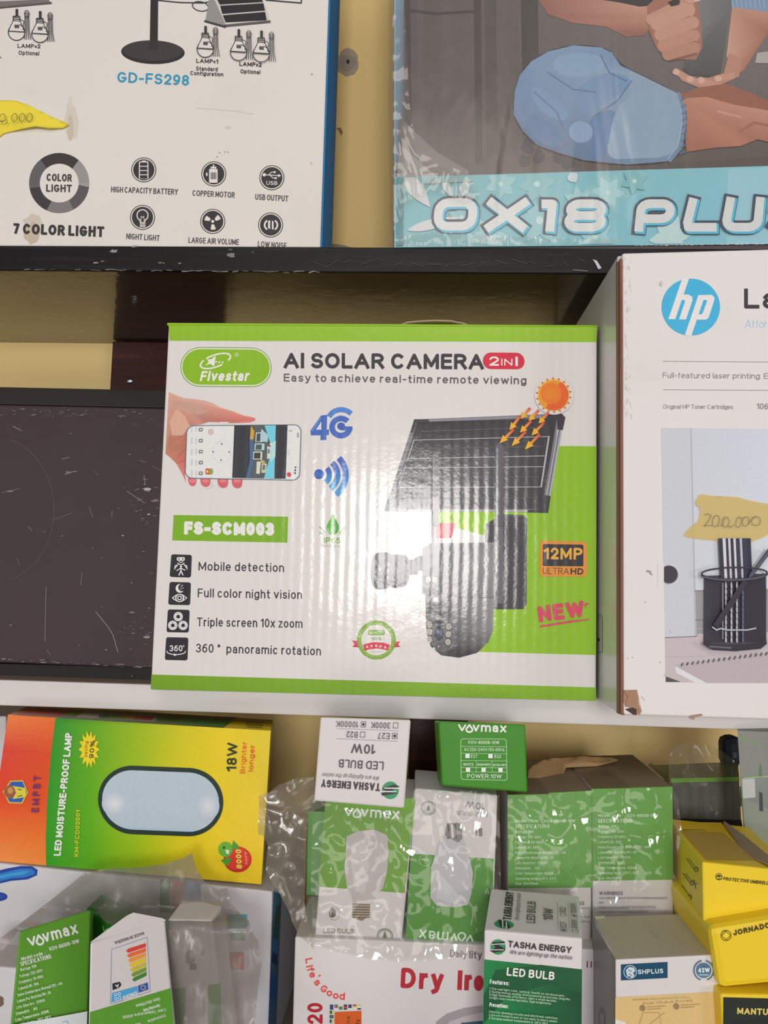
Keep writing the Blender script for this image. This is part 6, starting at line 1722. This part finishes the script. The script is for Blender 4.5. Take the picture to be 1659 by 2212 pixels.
a.line([(1215, 1000), (1225, 1050)], 4, IK); a.line([(1195, 1030), (1235, 1020)], 4, IK)
a.done(label='dark line drawings of umbrella parts')
def slab(name, pts, thick, mat, parent, label=None):
    off = Vector(parent.location)
    bm = bmesh.new()
    t = [bm.verts.new(p - off) for p in pts]
    u = [bm.verts.new(p + thick - off) for p in pts]
    n = len(pts)
    bm.faces.new(t); bm.faces.new(u[::-1])
    for i in range(n): bm.faces.new((t[i], u[i], u[(i + 1) % n], t[(i + 1) % n]))
    bmesh.ops.recalc_face_normals(bm, faces=bm.faces)
    me = bpy.data.meshes.new(name); bm.to_mesh(me); bm.free()
    o = link_mesh(name, me, parent, mat)
    if label: o['label'] = label
    return o
slab('lid_flap', [atY(*zn(*p), Y) for p, Y in (((1388, 655), .583), ((1500, 735), .56), ((1659, 868), .515), ((1760, 945), .497), ((1760, 990), .499), ((1659, 912), .503), ((1590, 884), .512), ((1480, 790), .54))], Vector((.0012, 0, .001)), m_kb, um.root, 'raised brown cardboard flap')
jn = Carton('yellow_carton', 'yellow carton with a slanted dark brand name, in the middle of the yellow stack', 'box', [(1532, 2005), (1720, 1974), (1720, 2122), (1554, 2138)], m_ly, .08, Y=.488, yaw=0, bevel=.004)
a = A_(jn, 'brand_print', zo)
a.ring(1424, 366, 28, 28, 4, IK); a.poly([(1424, 340), (1430, 356), (1450, 366), (1430, 376), (1424, 392), (1418, 376), (1398, 366), (1418, 356)], (226, 190, 40)); a.line([(1424, 342), (1448, 366), (1424, 390), (1400, 366)], 3, IK, closed=True)
a.text('JORNADO', (1466, 368), (1672, 322), 30, IK, .27, slant=.12); a.done(label='slanted dark brand lettering')
mt = Carton('yellow_carton', 'yellow and black carton at the foot of the yellow stack', 'box', [(1556, 2147), (1720, 2150), (1720, 2240), (1562, 2240)], m_ly, .08, Y=.484, yaw=0, zbot=ZBASE)
a = A_(mt, 'black_panel', zo); a.poly([(1408, 712), (1720, 720), (1720, 1100), (1408, 1100)], (34, 38, 34)); a.text('MANTUS', (1486, 806), (1690, 814), 36, (206, 180, 90), .22); a.done(label='black panel with gold lettering')

# --- back corner: green and grey carton, a dark gadget and a tall grey carton
gb = Carton('green_carton', 'grey carton with a green lid standing at the back under a domed clear cover', 'box', [(1450, 1690), (1597, 1684), (1603, 1800), (1466, 1800)], ref((84, 84, 88), 'grey_printed_board'), .075, Y=.64, yaw=0, zbot=ZBASE, back=[(1400, 1650), (1590, 1648)])
a = A_(gb, 'green_rim', zn); a.poly([(1078, 392), (1486, 384), (1488, 408), (1080, 418)], (112, 176, 40)); a.poly([(1100, 630), (1500, 640), (1510, 700), (1110, 700)], (34, 34, 38)); a.poly([(1490, 440), (1500, 440), (1502, 560), (1492, 560)], (60, 130, 50))
for k in range(5): a.poly([(1140 + k * 66, 430), (1176 + k * 66, 430), (1178 + k * 66, 625), (1144 + k * 66, 625)], (96, 96, 100))
a.done(label='green rim over grey ribs')
a = A_(gb, 'lid_print', zn, face=gb.top); a.poly([(938, 312), (1480, 300), (1486, 388), (1078, 410)], (104, 130, 50)); a.poly([(938, 312), (960, 300), (1085, 400), (1078, 430)], (50, 96, 20)); a.done(label='olive green lid')
gad = Carton('gadget', 'small dark blue gadget leaning on the wall by the tall grey carton', 'gadget', [(1565, 1594), (1606, 1592), (1604, 1662), (1566, 1660)], ref((36, 42, 56), 'dark_blue_plastic'), .02, Y=.70, yaw=0, bevel=.006)
a = A_(gad, 'button', zn); a.rq([(1448, 236), (1474, 236), (1474, 270), (1450, 270)], 6, (76, 84, 100)); a.done(label='grey button')
gc = Carton('tall_carton', 'tall grey green carton standing at the back, beside the dark blue gadget', 'box', [(1593, 1578), (1760, 1584), (1760, 1900), (1612, 1900)], ref((128, 130, 118), 'grey_green_board'), .02, Y=.583, yaw=-22, zbot=ZBASE)
a = A_(gc, 'label_print', zn)
a.grad([(1476, 106), (1800, 120), (1800, 640), (1502, 500)], [(140, 134, 128), (132, 128, 124), (110, 112, 112), (120, 124, 118)], 6); a.poly([(1504, 396), (1580, 392), (1584, 506), (1510, 512)], (176, 174, 170)); a.poly([(1605, 470), (1626, 480), (1630, 590), (1608, 586)], (60, 62, 66)); a.poly([(1610, 300), (1618, 310), (1626, 386), (1602, 384)], (90, 110, 90))
a.ring(1496, 160, 10, 22, 4, (110, 150, 80)); a.line([(1510, 152), (1606, 196)], 9, (120, 150, 100)); a.line([(1515, 390), (1659, 380)], 4, (150, 190, 100))
a.done(label='pale and green printed patches')

# ------------------------------------------------------------------ clear and grey film
m_clear = film_mat('clear_shrink_film', haze=.05, gloss=.085, rough=.09, bump=.0036, scale=28)
m_grey = film_mat('grey_bag_film', tint=(.80, .79, .78), haze=.50, gloss=.06, rough=.28, bump=.005, scale=22, hz=(.28, .265, .25))
m_torn = film_mat('smoky_torn_film', tint=(.86, .84, .78), haze=.34, gloss=.10, rough=.2, bump=.006, scale=24, hz=(.36, .33, .28))
film('shrink_wrap', [(676, 1762), (700, 1732), (780, 1748), (888, 1752), (894, 1706), (960, 1700), (1078, 1716), (1082, 1900), (1070, 2052), (1000, 2066), (910, 2076), (800, 2072), (725, 2056), (676, 2040), (672, 1900)],
     lambda x, y: .5435 - max(0, y - 2040) * .00006, m_clear, None, amp=.0022, step=9, freq=55, label='crinkled clear wrap around the two bulb picture cartons', cat='wrap')
film('shrink_wrap', [(1096, 1722), (1180, 1714), (1278, 1706), (1450, 1700), (1464, 1724), (1476, 1830), (1474, 1960), (1458, 2050), (1370, 2054), (1280, 2050), (1190, 2050), (1097, 2046)],
     lambda x, y: .5545, m_clear, None, amp=.0022, step=9, freq=50, seed=5, label='crinkled clear wrap around the two green specification cartons', cat='wrap')
film('plastic_bag', [zk(*p) for p in ((0, 470), (240, 290), (480, 98), (700, 78), (900, 60), (1000, 30), (1050, 0), (1075, 90), (1115, 155), (1190, 195), (1245, 185), (1262, 250), (1345, 345), (1400, 480), (1425, 600), (1400, 760), (1385, 960), (880, 960), (870, 780), (822, 655), (915, 560), (905, 372), (720, 325), (620, 385), (495, 310), (105, 425), (0, 560))],
     lambda x, y: .5435 if y < 1965 else max(.508, .5435 - (y - 1965) * .0012), m_grey, None, amp=.007, step=10, freq=24, seed=3, label='crumpled translucent grey plastic bag spread over the white swoosh carton', cat='bag')
film('film_scrap', [zl(*p) for p in ((0, 545), (60, 530), (120, 480), (230, 440), (330, 430), (345, 560), (410, 590), (290, 660), (285, 900), (270, 1180), (330, 1450), (240, 1380), (130, 1130), (40, 985), (55, 850), (30, 780), (0, 770))],
     lambda x, y: .5345, m_torn, None, amp=.006, step=8, freq=40, seed=8, label='torn smoky film hanging beside the upright bulb carton', cat='film')
film('clear_cover', [zn(*p) for p in ((1066, 420), (1062, 260), (1090, 205), (1160, 180), (1300, 190), (1360, 215), (1400, 240), (1470, 300), (1490, 400), (1500, 640), (1105, 630))],
     lambda x, y: .634, film_mat('domed_clear_film', haze=.14, gloss=.10, rough=.12, bump=.005, scale=24, tint=(.93, .93, .88), hz=(.5, .48, .38)), None, amp=.002, step=9, freq=40, seed=12, label='domed clear cover over the grey carton with the green lid', cat='cover')
